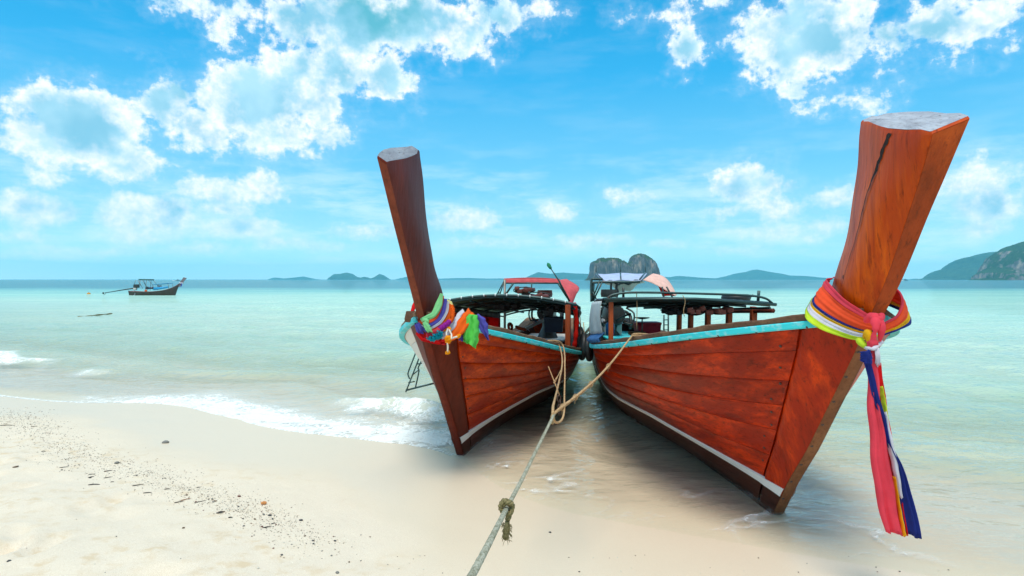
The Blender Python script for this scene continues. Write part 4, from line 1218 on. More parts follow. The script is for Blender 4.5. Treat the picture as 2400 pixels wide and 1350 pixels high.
# pink sheet flung over the corner of the awning
def arc_sheet(edge0, edge1, n, Y0, Y1, nv=10, bulge=0.0):
    A = spline([L2(*p, Y0) for p in edge0], n); Bq = spline([L2(*p, Y1) for p in edge1], n)
    return [[A[i].lerp(Bq[i], j / (nv - 1)) + Vector((bulge * math.sin(math.pi * j / (nv - 1)), 0, 0.25 * bulge * math.sin(math.pi * j / (nv - 1)))) for j in range(nv)] for i in range(n)]


pk = empty('pink_sheet', at(1550, 665, 10.6), 0, 'pale pink sheet with red underside flung over the awning corner of the right boat', 'tarpaulin')
inv = Matrix.Translation(-Vector(pk.location)) @ RB.root.matrix_basis
for edges, mt, nm in ((([(1507, 656), (1526, 662), (1548, 673), (1568, 684), (1584, 693)], [(1531, 640.5), (1552, 646), (1567, 658), (1579, 676), (1585, 692)]), M['pinkpale'], 'sheet'),
                      (([(1543, 670), (1548, 682), (1553, 695)], [(1560, 679), (1572, 687), (1583, 694)]), M['redtarp'], 'sheet_underside')):
    rw = arc_sheet(edges[0], edges[1], 16, 10.4 if nm == 'sheet' else 10.5, 10.9 if nm == 'sheet' else 10.7, 10, 0.05)
    sheet(MB(), [[inv @ p for p in r] for r in rw], 0.006).build(nm, mt, pk)
for px in (1552, 1562):
    MB().tube([inv @ L2(px, 672, 10.35), inv @ L2(px + 4 + (px - 1552), 697, 10.35)], 0.014, 6).build('support_rod', M['steel'], pk)

# things lying in the right boat


def crate(name, label, cat, c, size, m, lid=None, rz=0.0):
    t = empty(name, c - Vector((0, 0, size[2] / 2)), rz, label, cat)
    h = size[2]
    mb = MB(); w0, d0 = size[0] * 0.94, size[1] * 0.94
    V = []
    for z, k in ((0, 0.93), (h * 0.82, 1.0)):
        V += [(-w0 / 2 * k, -d0 / 2 * k, z), (w0 / 2 * k, -d0 / 2 * k, z), (w0 / 2 * k, d0 / 2 * k, z), (-w0 / 2 * k, d0 / 2 * k, z)]
    mb.add(V, [(0, 3, 2, 1), (4, 5, 6, 7), (0, 1, 5, 4), (1, 2, 6, 5), (2, 3, 7, 6), (3, 0, 4, 7)])
    mb.build('box_body', m, t, smooth=False)
    MB().box((0, 0, h * 0.9), (size[0], size[1], h * 0.19), None, 0.012).build('lid', lid or m, t, auto=40)
    for k in (-0.3, 0.3):
        MB().box((k * size[0], -size[1] / 2 - 0.008, h * 0.80), (0.06 * size[0] + 0.02, 0.02, h * 0.13), None, 0.004).build('latch', lid or m, t, auto=40)
    return t


crate('cool_box', 'dark red plastic cool box with lid in the stern of the right boat', 'cool box', at(1517, 769, 9.4), (0.36, 0.28, 0.185), M['redbox'], rz=0.05)
crate('cool_box', 'navy blue plastic cool box with pale rim in the left boat', 'cool box', at(1298, 760, 9.6), (0.30, 0.26, 0.225), M['navybox'], rz=-0.1)
bb = empty('plastic_drum', at(1430, 785, 9.6), 0, 'blue plastic drum beside the orange roof post', 'drum')
MB().lathe((0, 0, 0), [(0, 0), (0.062, 0), (0.068, 0.02), (0.068, 0.07), (0.072, 0.08), (0.068, 0.09), (0.068, 0.155), (0.05, 0.185), (0, 0.185)], 18).build('drum_body', M['bluebarrel'], bb, auto=40)
MB().lathe((0.03, 0, 0.185), [(0, 0.02), (0.018, 0.02), (0.018, 0), (0, 0)], 10).build('cap', M['bluebarrel'], bb, auto=40)
st = empty('pedestal_table', at(1505, 787, 8.6), 0, 'thin stand with a flat round top before the dark red cool box', 'table')
MB().tube([(0, 0, 0), (0, 0, 0.235)], 0.009, 8).build('leg', M['galv'], st)
MB().lathe((0, 0, 0.235), [(0, -0.012), (0.035, -0.01), (0.098, 0.004), (0.1, 0.012), (0, 0.014)], 20).build('table_top', M['steel'], st, auto=40)
tag(MB().box((0, 0, 0), (0.21, 0.16, 0.045), None, 0.012).build('wooden_block', M['tan'], loc=at(1493, 781, 8.5), auto=40), 'tan wooden block on the gunwale by the thin stand', 'block')
tyre_r = empty('spare_tyre', at(1725, 704, 7.6), 0, 'black inflated inner tube lying flat on the dark roof', 'tyre')
MB().tube([(0.125 * math.cos(a), 0.125 * math.sin(a), 0) for a in np.linspace(0, 2 * math.pi, 28)[:-1]], 0.045, 10, closed=True).build('inner_tube', M['rubber'], tyre_r)
MB().tube([(0.17, 0, 0.0), (0.19, 0, 0.02), (0.2, 0, 0.04)], 0.006, 6).build('valve', M['nail'], tyre_r)
tyre_r.location.z = zfR(-2.95, 0.6) + 0.045 + 0.02
lad = empty('steel_ladder', at(1561, 782, 10.2), 0, 'short dark steel ladder standing at the far side of the right boat', 'ladder')
for k in (-0.035, 0.035): MB().tube([(k, 0, 0), (k, 0, 0.30)], 0.013, 7).build('rail', M['steel'], lad)
for z in (0.06, 0.14, 0.22): MB().tube([(-0.035, 0, z), (0.035, 0, z)], 0.009, 6).build('rung', M['steel'], lad)

# ---- boat on the left
PL = on_ground(1080, 1065) + Vector((0, 0, -0.015))
LB = place_boat('longtail_boat', 'dark red wooden long tail boat with narrow brown prow and flower garlands, on the left', PL, -10.9,
                B=0.989, l=1.412, n=1.025, z0=1.423, z1=0.235, z2=0.015,
                stem=[(-0.02, -0.02), (0, 0), (0.43, 0.52), (0.92, 1.08), (1.17, 1.423), (1.33, 1.65)],
                front=[(0.97, 1.15), (1.19, 1.45), (1.335, 1.65), (1.68, 2.12), (1.87, 2.39), (1.965, 2.52)],
                rear=[(0.30, 1.30), (0.60, 1.56), (0.81, 1.76), (0.965, 2.0), (1.13, 2.43), (1.25, 2.73)], tf=0.06)
build_hull(LB, dict(far=M['pale_hull'], hull=M['hull_port'], keel=M['keel'], stem=M['stem_cap_red'], gunwale=M['gunwale_pale']))  # far side planks in a pale patchy tone
FL, RL = build_post(LB, dict(post=M['prow_red'], front=M['front_red']), 0.11, 0.05, 0.9, tf_top=0.055)
stem_strip(LB, M['stem_cap_red'], 1.40, 0.07)
nails(LB, [(LB.P(0.35 + 0.3 * k, 1, 1) + LB.N(0.35 + 0.3 * k, 0.98, 1) * 0.034 + Vector((0, 0, -0.022 - 0.008 * (k % 2))), LB.N(0.35 + 0.2 * k, 0.98, 1)) for k in range(9)], 0.008)
nails(LB, [(LB.Q(0.325 + 0.015 * (k % 2), t, 1, 0.006), LB.N(0.33, t, 1)) for k, t in enumerate((0.30, 0.38, 0.46, 0.54, 0.62, 0.70, 0.78))], 0.009)
# breast board across the front of the prow
MB().box((1.08, -0.025, 1.415), (0.05, 0.27, 0.085), Matrix.Rotation(R(-35), 4, 'Y'), 0.012).build('breast_board', M['gunwale'], LB.root, auto=40)
zfL = build_roof(LB, -2.05, -5.4, -0.90, 0.92, 1.52, 0.095, 0.12, M['tarp_green'])
for x, sd_, m in ((-1.98, 1, 'post'), (-3.5, 1, 'post_dark'), (-5.1, 1, 'post_dark'), (-2.75, -1, 'post'), (-3.45, -1, 'post_dark'), (-4.15, -1, 'post_dark'), (-4.8, -1, 'post_dark')):
    y = gy(LB, x, sd_)
    plank_post(LB, x, y, LB.gun(LB.xi_at_x(x))[1] - 0.1, zfL(x, 0.88) - 0.02, M[m], 0.09 if y > 0 else 0.08)
MB().tube([Vector((-2.04, y, zfL(-2.05, y) - 0.004)) for y in np.linspace(-0.92, 0.94, 20)], 0.018, 7).build('front_hem', M['steel'], LB.root)
for k in range(12):
    y = -0.85 + 0.15 * k
    MB().box((-2.02, y, zfL(-2.05, y) + 0.004), (0.02, 0.012, 0.035)).build('tie', M['stripe'], LB.root)
mb = MB(); hb = MB(); rows = []; hrw = []
for i in range(34):
    x = -2.6 - 2.25 * i / 33; yf = gy(LB, x, -1, 0.09); g = LB.gun(LB.xi_at_x(x))[1]; zt = zfL(x, -0.9) - 0.03
    f = 0.012 * math.sin(i * 1.7) + 0.008 * math.sin(i * 0.6)
    rows.append([Vector((x, yf + f, g + 0.03 + (zt - 0.07 - g - 0.03) * j / 6)) for j in range(7)])
    hrw.append([Vector((x, yf + f, zt - 0.07 + 0.10 * j / 2)) for j in range(3)])
sheet(mb, rows, 0.004).build('red_side_curtain', M['redtarp'], LB.root)
sheet(hb, hrw, 0.006).build('curtain_band', M['galv'], LB.root)
# rolled red curtain at the near post
MB().tube(spline([(-2.16, 0.90, 1.42), (-2.18, 0.925, 1.2), (-2.15, 0.92, 1.0), (-2.16, 0.90, 0.86)], 16), [0.02 + 0.012 * math.sin(k * 0.8) ** 2 for k in range(16)], 8).build('rolled_curtain', M['redtarp'], LB.root)
build_engine(LB, -5.9, 0.05, 1.0, 1.05)
LL = lambda px, py, Y: LB.root.matrix_basis.inverted() @ at(px, py, Y)
MB().box((-6.0, 0.05, LB.gun(7.1)[1] + 0.03), (0.3, 0.2, 0.30), None, 0.06).build('engine_bed', M['pale_hull'], LB.root, auto=40)
MB().box((-6.1, 0, LB.gun(7.2)[1] - 0.12), (1.4, 0.8, 0.04), None, 0.01).build('stern_deck', M['pale_hull'], LB.root, auto=40)
MB().tube([LL(1184, 795, 11.4), LL(1278, 748, 11.5)], 0.03, 7).build('side_rail', M['pale_hull'], LB.root)
# pink awning over the engine
pa = [LL(1181, 654, 11.3), LL(1312, 655, 11.3), LL(1190, 655, 12.6), LL(1300, 656, 12.6)]
sheet(MB(), quad_sheet(pa, 6, 18, lambda s, t: Vector((0, 0, 0.02 * math.sin(math.pi * t)))), 0.01).build('stern_awning', M['pinktarp'], LB.root)
sheet(MB(), quad_sheet([LL(1181, 654, 11.28), LL(1312, 655, 11.28), LL(1182, 664, 11.26), LL(1314, 664, 11.26)], 5, 24, lambda s, t: Vector((0, 0, 0.012 * math.sin(math.pi * t) - s * 0.006 * math.cos(t * 38)))), 0.006).build('awning_valance', M['pinktarp'], LB.root)
dr0 = spline([LL(1313, 656, 11.2), LL(1320, 675, 11.1), LL(1327, 695, 11.0), LL(1335, 713, 11.0)], 14); dr1 = spline([LL(1328, 653.5, 11.9), LL(1357, 673, 11.6), LL(1350, 692, 11.3), LL(1342, 713, 11.1)], 14)
sheet(MB(), [[a.lerp(c, j / 9) + Vector((0.05 * math.sin(math.pi * j / 9) + 0.012 * math.sin(j * 2.2), 0, 0)) for j in range(10)] for a, c in zip(dr0, dr1)], 0.006).build('awning_drape', M['pinktarp'], LB.root)
for a, c, r, mt in (((1183, 655), (1183, 808), 0.022, 'galv'), ((1182, 657), (1164, 692), 0.010, 'steel'), ((1180, 664), (1171, 692), 0.010, 'steel'), ((1203, 664), (1184, 692), 0.018, 'steel'), ((1246, 664), (1246, 682), 0.012, 'steel'),
                    ((1308, 664), (1330, 698), 0.018, 'steel'), ((1183, 664), (1313, 664), 0.012, 'steel'), ((1166, 688), (1174, 685), 0.010, 'steel')):
    MB().tube([LL(*a, 11.25), LL(*c, 11.25)], r, 7).build('awning_frame', M[mt], LB.root)
fp = empty('flag_pole', at(1335, 706, 10.9), 0, 'thin slanting pole with a small furled green flag above the pink awning', 'flag pole')
o0 = Vector(fp.location)
MB().tube([Vector(), at(1310, 658, 10.9) - o0, at(1286, 622, 10.9) - o0], [0.018, 0.013, 0.007], 7).build('pole', M['steel'], fp)
MB().tube(spline([at(1292, 631, 10.9) - o0, at(1289, 626, 10.88) - o0, at(1286, 621, 10.9) - o0, at(1283, 616, 10.9) - o0], 10), [0.008, 0.02, 0.026, 0.028, 0.03, 0.034, 0.034, 0.03, 0.02, 0.006], 7).build('flag', M['c_green'] if False else plain('dark_green_flag', (0.01, 0.22, 0.10), 0.8), fp)
# red gear heaped on the green roof, jackets under it
jacket(LB, -3.4, 0.22, zfL(-3.4, 0.22) + 0.10, 0.2, 0.20, M['engine_red'], 'gear heaped on the green roof', 'dark red life jacket heaped on top of the green roof')
jacket(LB, -3.3, 0.05, zfL(-3.3, 0.05) + 0.16, 0.14, 0.14, M['engine_red'], 'gear heaped on the green roof', 'small dark red jacket topmost on the heap on the green roof')
jacket(LB, -2.9, -0.12, zfL(-2.9, -0.12) - 0.10, 0.16, 0.16, M['jacket_dark'], 'life jackets under the green roof', 'dark life jacket under the green roof left of the engine')
jacket(LB, -2.6, 0.62, zfL(-2.6, 0.6) - 0.09, 0.18, 0.13, M['jacket_dark'], 'life jackets under the green roof', 'dark life jacket under the green roof beside the red post')
rg = empty('life_ring', at(1196, 766, 10.8), 0.3, 'small orange life ring propped at the stern of the left boat', 'life ring')
MB().tube([(0.03 * math.cos(a), 0.02 * math.sin(a), 0.055 * math.sin(a)) for a in np.linspace(0, 2 * math.pi, 20)[:-1]], 0.024, 8, closed=True).build('ring', M['orange'], rg)
for k in (0.4, 2.5): MB().tube([(0.03 * math.cos(k) + 0.024 * math.cos(w), 0.02 * math.sin(k), 0.055 * math.sin(k) + 0.027 * math.sin(w)) for w in np.linspace(0, 6.28, 9)[:-1]], 0.005, 5, closed=True).build('band', M['stripe'], rg)
og = empty('orange_float', at(1220, 769, 10.3), -0.3, 'orange float lying on the side of the left boat', 'float')
MB().tube(spline([(-0.09, 0, 0.03), (-0.03, 0, 0.0), (0.04, 0, -0.015), (0.1, 0, -0.03)], 12), [0.01, 0.026, 0.03, 0.024, 0.03, 0.026, 0.03, 0.024, 0.028, 0.026, 0.022, 0.01], 8).build('float_body', M['orange'], og)
MB().tube([(0.1, 0, -0.03), (0.13, 0, -0.02), (0.15, 0.01, -0.05)], 0.005, 5).build('lanyard', M['c_white'], og)

# boarding ladder hung on the far side of the left boat
bl = empty('boarding_ladder', at(985, 915, 8.3), 0, 'thin steel boarding ladder hanging over the side of the left boat above the surf', 'ladder')
o0 = Vector(bl.location); Z = lambda px, py, Y=8.3: at(px, py, Y) - o0
MB().tube(spline([Z(984, 800), Z(970, 838), Z(957, 872), Z(957, 880), Z(960, 888)], 14), 0.010, 6).build('rail', M['steel'], bl)
MB().tube([Z(997, 800), Z(975, 858), Z(951, 919)], 0.010, 6).build('rail', M['steel'], bl)
MB().tube(spline([Z(1003, 808), Z(990, 842), Z(980, 862), Z(982, 870), Z(974, 907)], 12), 0.010, 6).build('rail', M['steel'], bl)
MB().tube([Z(951, 915), Z(990, 905), Z(1026, 896)], 0.013, 6).build('foot_bar', M['steel'], bl)
for a, c in (((978, 853), (995, 851)), ((968, 878), (980, 868)), ((957, 897), (972, 894)), ((1022, 897), (1021, 906))): MB().tube([Z(*a), Z(*c)], 0.009, 6).build('rung', M['steel'], bl)

# tyre fenders hanging between the boats


def fender(label, c, rz, tilt, Rm=0.13, r=0.039):
    t = empty('tyre_fender', c, 0, label, 'fender', 'black tyre fenders between the boats')
    Mx = Matrix.Rotation(rz, 3, 'Z') @ Matrix.Rotation(tilt, 3, 'X')
    MB().tube([Mx @ Vector((Rm * 0.45 * math.cos(a), Rm * math.sin(a) * 0.15, 0)) + Mx @ Vector((0, Rm * math.cos(a), Rm * 1.1 * math.sin(a))) for a in np.linspace(0, 2 * math.pi, 30)[:-1]], r, 10, closed=True).build('tyre', M['rubber'], t)
    MB().tube([Mx @ Vector((0, 0, Rm * 1.1)), Vector((0.01, 0.02, 0.32))], 0.006, 5).build('lanyard', M['rope_tan'], t)
    return t


fender('black tyre fender hanging upright against the right boat', at(1381, 814, 8.2), 0.15, 0.0)
fender('black tyre fender tilted against the corner of the left boat, lower one', at(1366, 812, 8.5), 0.4, 0.35)
fender('black tyre fender tilted against the corner of the left boat, upper one', at(1358, 796, 8.9), 0.5, 0.30)
for pts, lab in (([(1346, 722, 8.2), (1351, 760, 8.3), (1356, 784, 8.7)], 'thin cord from the left roof corner to the upper tilted fender'),
                 ([(1347, 722, 8.2), (1357, 752, 8.3), (1366, 786, 8.5)], 'thin cord from the left roof corner to the lower tilted fender'),
                 ([(1364, 788, 9.4), (1376, 776, 9.3), (1388, 765, 9.2)], 'short dark line between the two boats, above the fenders'),
                 ([(1344, 722, 8.2), (1347, 760, 8.2), (1349, 800, 8.2)], 'slack cord hanging from the corner of the green roof')):
    ps = [at(*p) for p in pts]; o = ps[0]
    MB().tube(spline([p - o for p in ps], 10), 0.006, 5).build('cord', M['rope_moss'], None, loc=o, label=lab, cat='cord')
for pts, lab in (([(1492, 660, 6.6), (1493, 720, 6.6), (1492, 772, 6.6)], 'pale string dangling from the roof rail before the red cool box'),
                 ([(1600, 692, 6.4), (1606, 706, 6.4), (1602, 728, 6.4), (1604, 742, 6.4)], 'pale string dangling from the middle of the dark roof')):
    ps = [at(*p) for p in pts]
    if ps[0].z > zfR(-1.86, 0) + 0.06: ps[0].z = zfR(-1.86, 0) + 0.05
    MB().tube(spline([p - ps[0] for p in ps], 10), 0.004, 5).build('string', M['rope_tan'], None, loc=ps[0], label=lab, cat='string')

# ------------------------------------------------------------------ cloth on the prows


def wrap_surface(b, keys_top, keys_bot, n=44):
    """keys: points in boat space running from the front knot round one side to the back of the prow"""
    return spline(keys_top, n), spline(keys_bot, n)


def band(b, top, bot, v0, v1, m, parent, origin, name='ribbon', label=None, bulge=0.014, seed=0, width=9, squeeze=0.0):
    n = len(top); rows = []
    for i in range(n):
        k = i / (n - 1); row = []
        tg = (top[min(i + 1, n - 1)] - top[max(i - 1, 0)])
        cr = bot[i] - top[i]; nr = tg.cross(cr); nr.normalize()
        cen = Vector((0.9, 0, 0))
        out = (top[i].lerp(bot[i], 0.5) - cen); out.z = 0
        if nr.dot(out) < 0: nr = -nr
        for j in range(width):
            w = j / (width - 1); v = v0 + (v1 - v0) * w
            fold = 0.003 * math.sin(w * 9 + k * 3 + seed) + 0.006 * (0.5 - abs(math.sin(w * 11 + seed * 2 + k * 1.2)))
            fold *= min(1, 0.4 + 2 * k)
            p = top[i].lerp(bot[i], v) + nr * (bulge * math.sin(math.pi * min(max(w, 0.02), 0.98)) + fold + 0.004)
            row.append(b.wrld(p) - origin)
        rows.append(row)
    return sheet(MB(), rows, 0.005).build(name, m, parent, label=label)


def tail(m, parent, origin, px_pts, widths, Y, name='ribbon_tail', label=None, fold=0.012, seed=0, n=46, nv=11, Yend=None):
    """hanging strip: centre line and widths as seen, at distance Y"""
    Yend = Yend or Y
    ctr = spline([at(x, y, Y + (Yend - Y) * i / (len(px_pts) - 1)) for i, (x, y) in enumerate(px_pts)], n); rows = []
    ws = np.interp(np.linspace(0, 1, n), np.linspace(0, 1, len(widths)), widths)
    for i in range(n):
        k = i / (n - 1); w = ws[i] / FPX * (Y + (Yend - Y) * k)
        tg = ctr[min(i + 1, n - 1)] - ctr[max(i - 1, 0)]; sd = Vector((tg.z, 0, -tg.x)); sd.normalize()
        if sd.x < 0: sd = -sd
        row = []
        for j in range(nv):
            t = j / (nv - 1) - 0.5
            d = fold * (math.sin(t * 11 + seed + k * 2.2) + 0.6 * math.sin(t * 23 + seed * 3 - k * 4)) * (0.5 + 0.7 * k)
            hem = 0.006 * math.sin(t * 7 + seed) * max(0, k - 0.9) * 10 - 0.5 * w * t * max(0, k - 0.8) * 5
            row.append(ctr[i] + sd * (w * t) + Vector((0.004 * math.sin(k * 25 + seed) * min(1, w / 0.08), d - 0.02 * math.sin(math.pi * (t + .5)), hem)) - origin)
        rows.append(row)
    return sheet(MB(), rows, 0.004).build(name, m, parent, label=label)


def blob(c, r, seed=0, n=10, amp=0.22, sq=(1, 1, 1)):
    """small crumpled lump"""
    mb = MB(); P = []
    for i in range(n + 1):
        a = math.pi * i / n; row = []
        for j in range(2 * n):
            w = math.pi * j / n
            k = 1 + amp * math.sin(3 * w + seed + 2 * a) * math.sin(a) + amp * 0.7 * math.sin(5 * a + seed * 2 + w)
            row.append(Vector(c) + Vector((math.sin(a) * math.cos(w) * sq[0], math.sin(a) * math.sin(w) * sq[1], math.cos(a) * sq[2])) * r * k)
        row.append(row[0]); P.append(row)
    return mb.grid(P)


OR = RB.wrld((1.2, 0, 1.4))
rib = empty('ribbon_bundle', OR, 0, 'pink, orange and blue cloths knotted round the orange prow with long tails', 'ribbons')
wl_ = dict()
for side in (-1, 1):
    s_ = side
    if side == -1:
        top = [(1.235, -0.012, 1.475), (1.195, -0.07, 1.52), (1.10, -0.125, 1.585), (0.94, -0.115, 1.655), (0.80, -0.075, 1.70), (0.73, 0, 1.71)]
        bot = [(1.215, -0.012, 1.395), (1.175, -0.085, 1.37), (1.11, -0.155, 1.385), (1.04, -0.24, 1.425), (0.97, -0.285, 1.49), (0.82, -0.17, 1.58)]
    else:
        top = [(1.235, 0.012, 1.475), (1.235, 0.075, 1.515), (1.17, 0.14, 1.60), (1.05, 0.165, 1.66), (0.88, 0.13, 1.70), (0.73, 0, 1.71)]
        bot = [(1.215, 0.012, 1.395), (1.22, 0.09, 1.42), (1.15, 0.20, 1.44), (1.04, 0.27, 1.475), (0.90, 0.28, 1.52), (0.78, 0.20, 1.58)]
    wl_[side] = wrap_surface(RB, top, bot)
bands = [(0.0, 0.20, 'pink', 1), (0.18, 0.62, 'coral', 2), (0.60, 0.67, 'navy', 3), (0.655, 0.74, 'yellow', 4), (0.73, 0.875, 'white', 5), (0.865, 1.0, 'lime', 6)]
for side in (-1, 1):
    top, bot = wl_[side]
    for v0, v1, c, sd_ in bands:
        if side == 1 and c in ('white', 'lime'): continue
        vv0, vv1 = (v0, v1)
        if side == 1: vv0, vv1 = {'pink': (0.0, 0.16), 'coral': (0.14, 0.68), 'yellow': (0.66, 0.82), 'navy': (0.8, 0.93)}[c]
        band(RB, top, bot, vv0, vv1, M['c_' + c], rib, OR, 'ribbon', c.replace('coral', 'orange').replace('navy', 'dark blue') + ' ribbon round the prow', bulge=0.005 if c == 'coral' else 0.002, seed=sd_ + side, width=19 if c == 'coral' else 11)
# knot: a fat twisted wrap in front of the stem
kn = lambda px, py, Y=3.36: at(px, py, Y) - OR
MB().tube(spline([kn(2030, 752, 3.40), kn(2044, 742, 3.33), kn(2058, 748, 3.30), kn(2068, 738, 3.36)], 16), [0.015 + 0.009 * math.sin(math.pi * k / 15) + 0.003 * math.sin(k * 2) for k in range(16)], 9).build('knot', M['c_pink'], rib)
MB().tube(spline([kn(2050, 742, 3.32), kn(2053, 765, 3.27), kn(2046, 795, 3.29), kn(2047, 815, 3.31)], 18), [0.018 + 0.007 * math.sin(k * 0.55) + 0.003 * math.sin(k * 2.1) for k in range(18)], 9).build('knot', M['c_pink'], rib)
MB().tube(spline([kn(2060, 745, 3.31), kn(2066, 770, 3.28), kn(2062, 800, 3.30)], 14), [0.013 + 0.009 * math.sin(k * 0.3) for k in range(14)], 8).build('knot', M['c_pink'], rib)
MB().tube(spline([kn(2028, 790, 3.36), kn(2034, 780, 3.31), kn(2040, 798, 3.31), kn(2036, 812, 3.33)], 12), [0.014 + 0.008 * math.sin(k * 0.3) for k in range(12)], 8).build('knot', M['c_yellow'], rib)
MB().tube(spline([kn(2010, 796, 3.38), kn(2024, 808, 3.33), kn(2034, 816, 3.33)], 10), [0.012, 0.016, 0.018, 0.018, 0.017, 0.016, 0.015, 0.014, 0.012, 0.008], 8).build('knot', M['c_lime'], rib)
MB().tube(spline([kn(2028, 815, 3.32), kn(2045, 818, 3.27), kn(2060, 808, 3.30), kn(2066, 802, 3.33)], 12), [0.008 + 0.004 * math.sin(k) ** 2 for k in range(12)], 7).build('tie', M['c_white'], rib)
for k in range(5): MB().tube(spline([kn(2050 + 2 * k, 815, 3.28), kn(2053 + 2.2 * k, 835, 3.27), kn(2052 + 2.4 * k, 852 + 4 * (k % 3), 3.28)], 8), 0.0035, 5).build('fringe', M['c_white'], rib)
TY = 3.30
tail(M['c_pink'], rib, OR, [(2044, 800), (2046, 870), (2050, 950), (2062, 1050), (2076, 1150), (2096, 1250)], [26, 22, 30, 42, 52, 50], TY, seed=1, fold=0.013, label='wide pink ribbon tail')
tail(M['c_red'], rib, OR, [(2056, 850), (2066, 930), (2082, 1030), (2100, 1140), (2116, 1250)], [14, 18, 18, 20, 22], TY + 0.035, seed=2, fold=0.01, label='red ribbon tail behind the pink one')
tail(M['c_navy'], rib, OR, [(2030, 822), (2036, 862), (2050, 920), (2066, 975), (2082, 1040), (2106, 1100), (2122, 1170), (2138, 1256)], [24, 18, 17, 15, 8, 15, 28, 34], TY - 0.02, seed=3, fold=0.010, label='dark blue ribbon tail twisting across', Yend=TY + 0.01)
tail(M['c_navy'], rib, OR, [(2026, 822), (2030, 836), (2031, 852)], [22, 26, 24], TY - 0.035, seed=5, fold=0.006, n=12, label='short folded end of the dark blue ribbon')
tail(M['c_lime'], rib, OR, [(2064, 905), (2070, 940), (2078, 985)], [8, 11, 7], TY + 0.012, seed=4, fold=0.0018, n=20, label='lime green ribbon tail')
tail(M['c_white'], rib, OR, [(2072, 965), (2084, 1030), (2098, 1095), (2110, 1165)], [10, 15, 15, 8], TY - 0.005, seed=6, fold=0.0025, n=30, label='white ribbon tail')
tail(M['c_yellow'], rib, OR, [(2094, 1115), (2106, 1190), (2118, 1254)], [7, 7, 9], TY + 0.005, seed=7, fold=0.0015, n=24, label='yellow ribbon tail')

OL = LB.wrld((1.1, 0, 1.3))
rbl = empty('ribbon_bundle', OL, 0, 'green, violet, white and orange cloths tied round the dark red prow', 'ribbons')


def y_gun(px, b=LB, side=1):
    return min((abs(b.wrld(b.P(x, 1, side)).x / b.wrld(b.P(x, 1, side)).y * FPX + CX - px), b.wrld(b.P(x, 1, side) + Vector((0, 0.05 * side, 0))).y) for x in np.linspace(0.05, 1.3, 120))[1]


def strap(m, pts, widths, label, lift=0.10, seed=0, fold=0.006, name='ribbon'):
    """ribbon laid along the bow: each point sits just outside the rail"""
    P = [at(x, y, (y_gun(max(x, 985)) - lift) if Y is None else Y) for x, y, Y in pts]
    ctr = spline(P, 44); rows = []
    ws = np.interp(np.linspace(0, 1, 44), np.linspace(0, 1, len(widths)), widths)
    for i in range(44):
        tg = ctr[min(i + 1, 43)] - ctr[max(i - 1, 0)]; vw = ctr[i] - Vector((0, 0, CAM_H)); sd = tg.cross(vw); sd.normalize(); nr = -vw.normalized()
        w = ws[i] / FPX * ctr[i].y
        rows.append([ctr[i] + sd * (w * (j / 8 - 0.5)) + nr * (0.012 * math.sin(math.pi * j / 8) + fold * math.sin(j * 1.9 + seed + i * 0.12)) - OL for j in range(9)])
    return sheet(MB(), rows, 0.005).build(name, m, rbl, label=label)


strap(M['c_pale_green'], [(990, 749, None), (1004, 743, None), (1018, 735, None), (1029, 713, None), (1035, 688, None)], [10, 12, 14, 16, 7], 'pale green ribbon climbing to the back of the prow', seed=1)
strap(M['c_coral'], [(992, 756, None), (1008, 753, None), (1022, 743, None), (1033, 720, None), (1039, 694, None)], [8, 10, 9, 6, 4], 'thin orange ribbon under the pale green one', seed=2)
strap(M['c_violet'], [(1000, 764, None), (1010, 760, None), (1027, 747, None), (1039, 725, None), (1044, 700, None)], [8, 10, 12, 11, 6], 'violet ribbon round the prow', seed=3)
strap(M['c_white'], [(1002, 772, None), (1014, 766, None), (1032, 753, None), (1045, 730, None), (1049, 706, None)], [7, 9, 10, 9, 5], 'white ribbon round the prow', seed=4)
strap(M['c_orange'], [(1004, 779, None), (1018, 774, None), (1037, 759, None), (1051, 737, None), (1052, 712, None)], [9, 11, 11, 10, 6], 'lowest orange ribbon round the prow', seed=5)
strap(M['c_pale_green'], [(992, 749, 5.02), (982, 744, 5.10), (972, 738, 5.24), (966, 730, 5.36)], [8, 7, 6, 4], 'pale green ribbon going round the left side', seed=6)
strap(M['c_coral'], [(994, 757, 5.02), (982, 752, 5.08), (972, 745, 5.22), (966, 738, 5.34)], [8, 8, 6, 4], 'orange ribbon going round the left side', seed=7)
strap(M['c_white'], [(990, 768, 5.02), (982, 762, 5.06), (975, 752, 5.2)], [8, 9, 5], 'white ribbon going round the left side', seed=8)
strap(M['c_purple'], [(981, 772, 5.03), (975, 762, 5.10), (971, 752, 5.22)], [4, 6, 3], 'narrow purple ribbon at the far left', seed=9)
strap(M['c_red'], [(966, 735, 5.42), (970, 718, 5.5), (976, 700, 5.6)], [7, 10, 4], 'red ribbon behind the prow on the left', seed=10)
kl = lambda px, py, Y=5.0: at(px, py, Y) - OL
MB().tube(spline([kl(990, 752, 5.0), kl(995, 749, 4.96), kl(1001, 753, 4.96), kl(1000, 760, 5.0)], 14), [0.010 + 0.007 * math.sin(math.pi * k / 13) for k in range(14)], 8).build('knot', M['c_pale_green'], rbl)
tail(M['c_pale_green'], rbl, OL, [(994, 754), (1001, 766), (1008, 778)], [10, 15, 13], 4.95, seed=1, n=16, fold=0.006, label='short pale green ribbon tail')
tail(M['c_violet'], rbl, OL, [(977, 758), (983, 770), (987, 781)], [13, 17, 12], 4.99, seed=2, n=16, fold=0.010, label='crumpled violet ribbon end on the left')
tail(M['c_violet'], rbl, OL, [(992, 768), (1000, 774), (1008, 779)], [9, 12, 6], 5.01, seed=5, n=14, fold=0.006, label='dark violet ribbon end under the green tail')
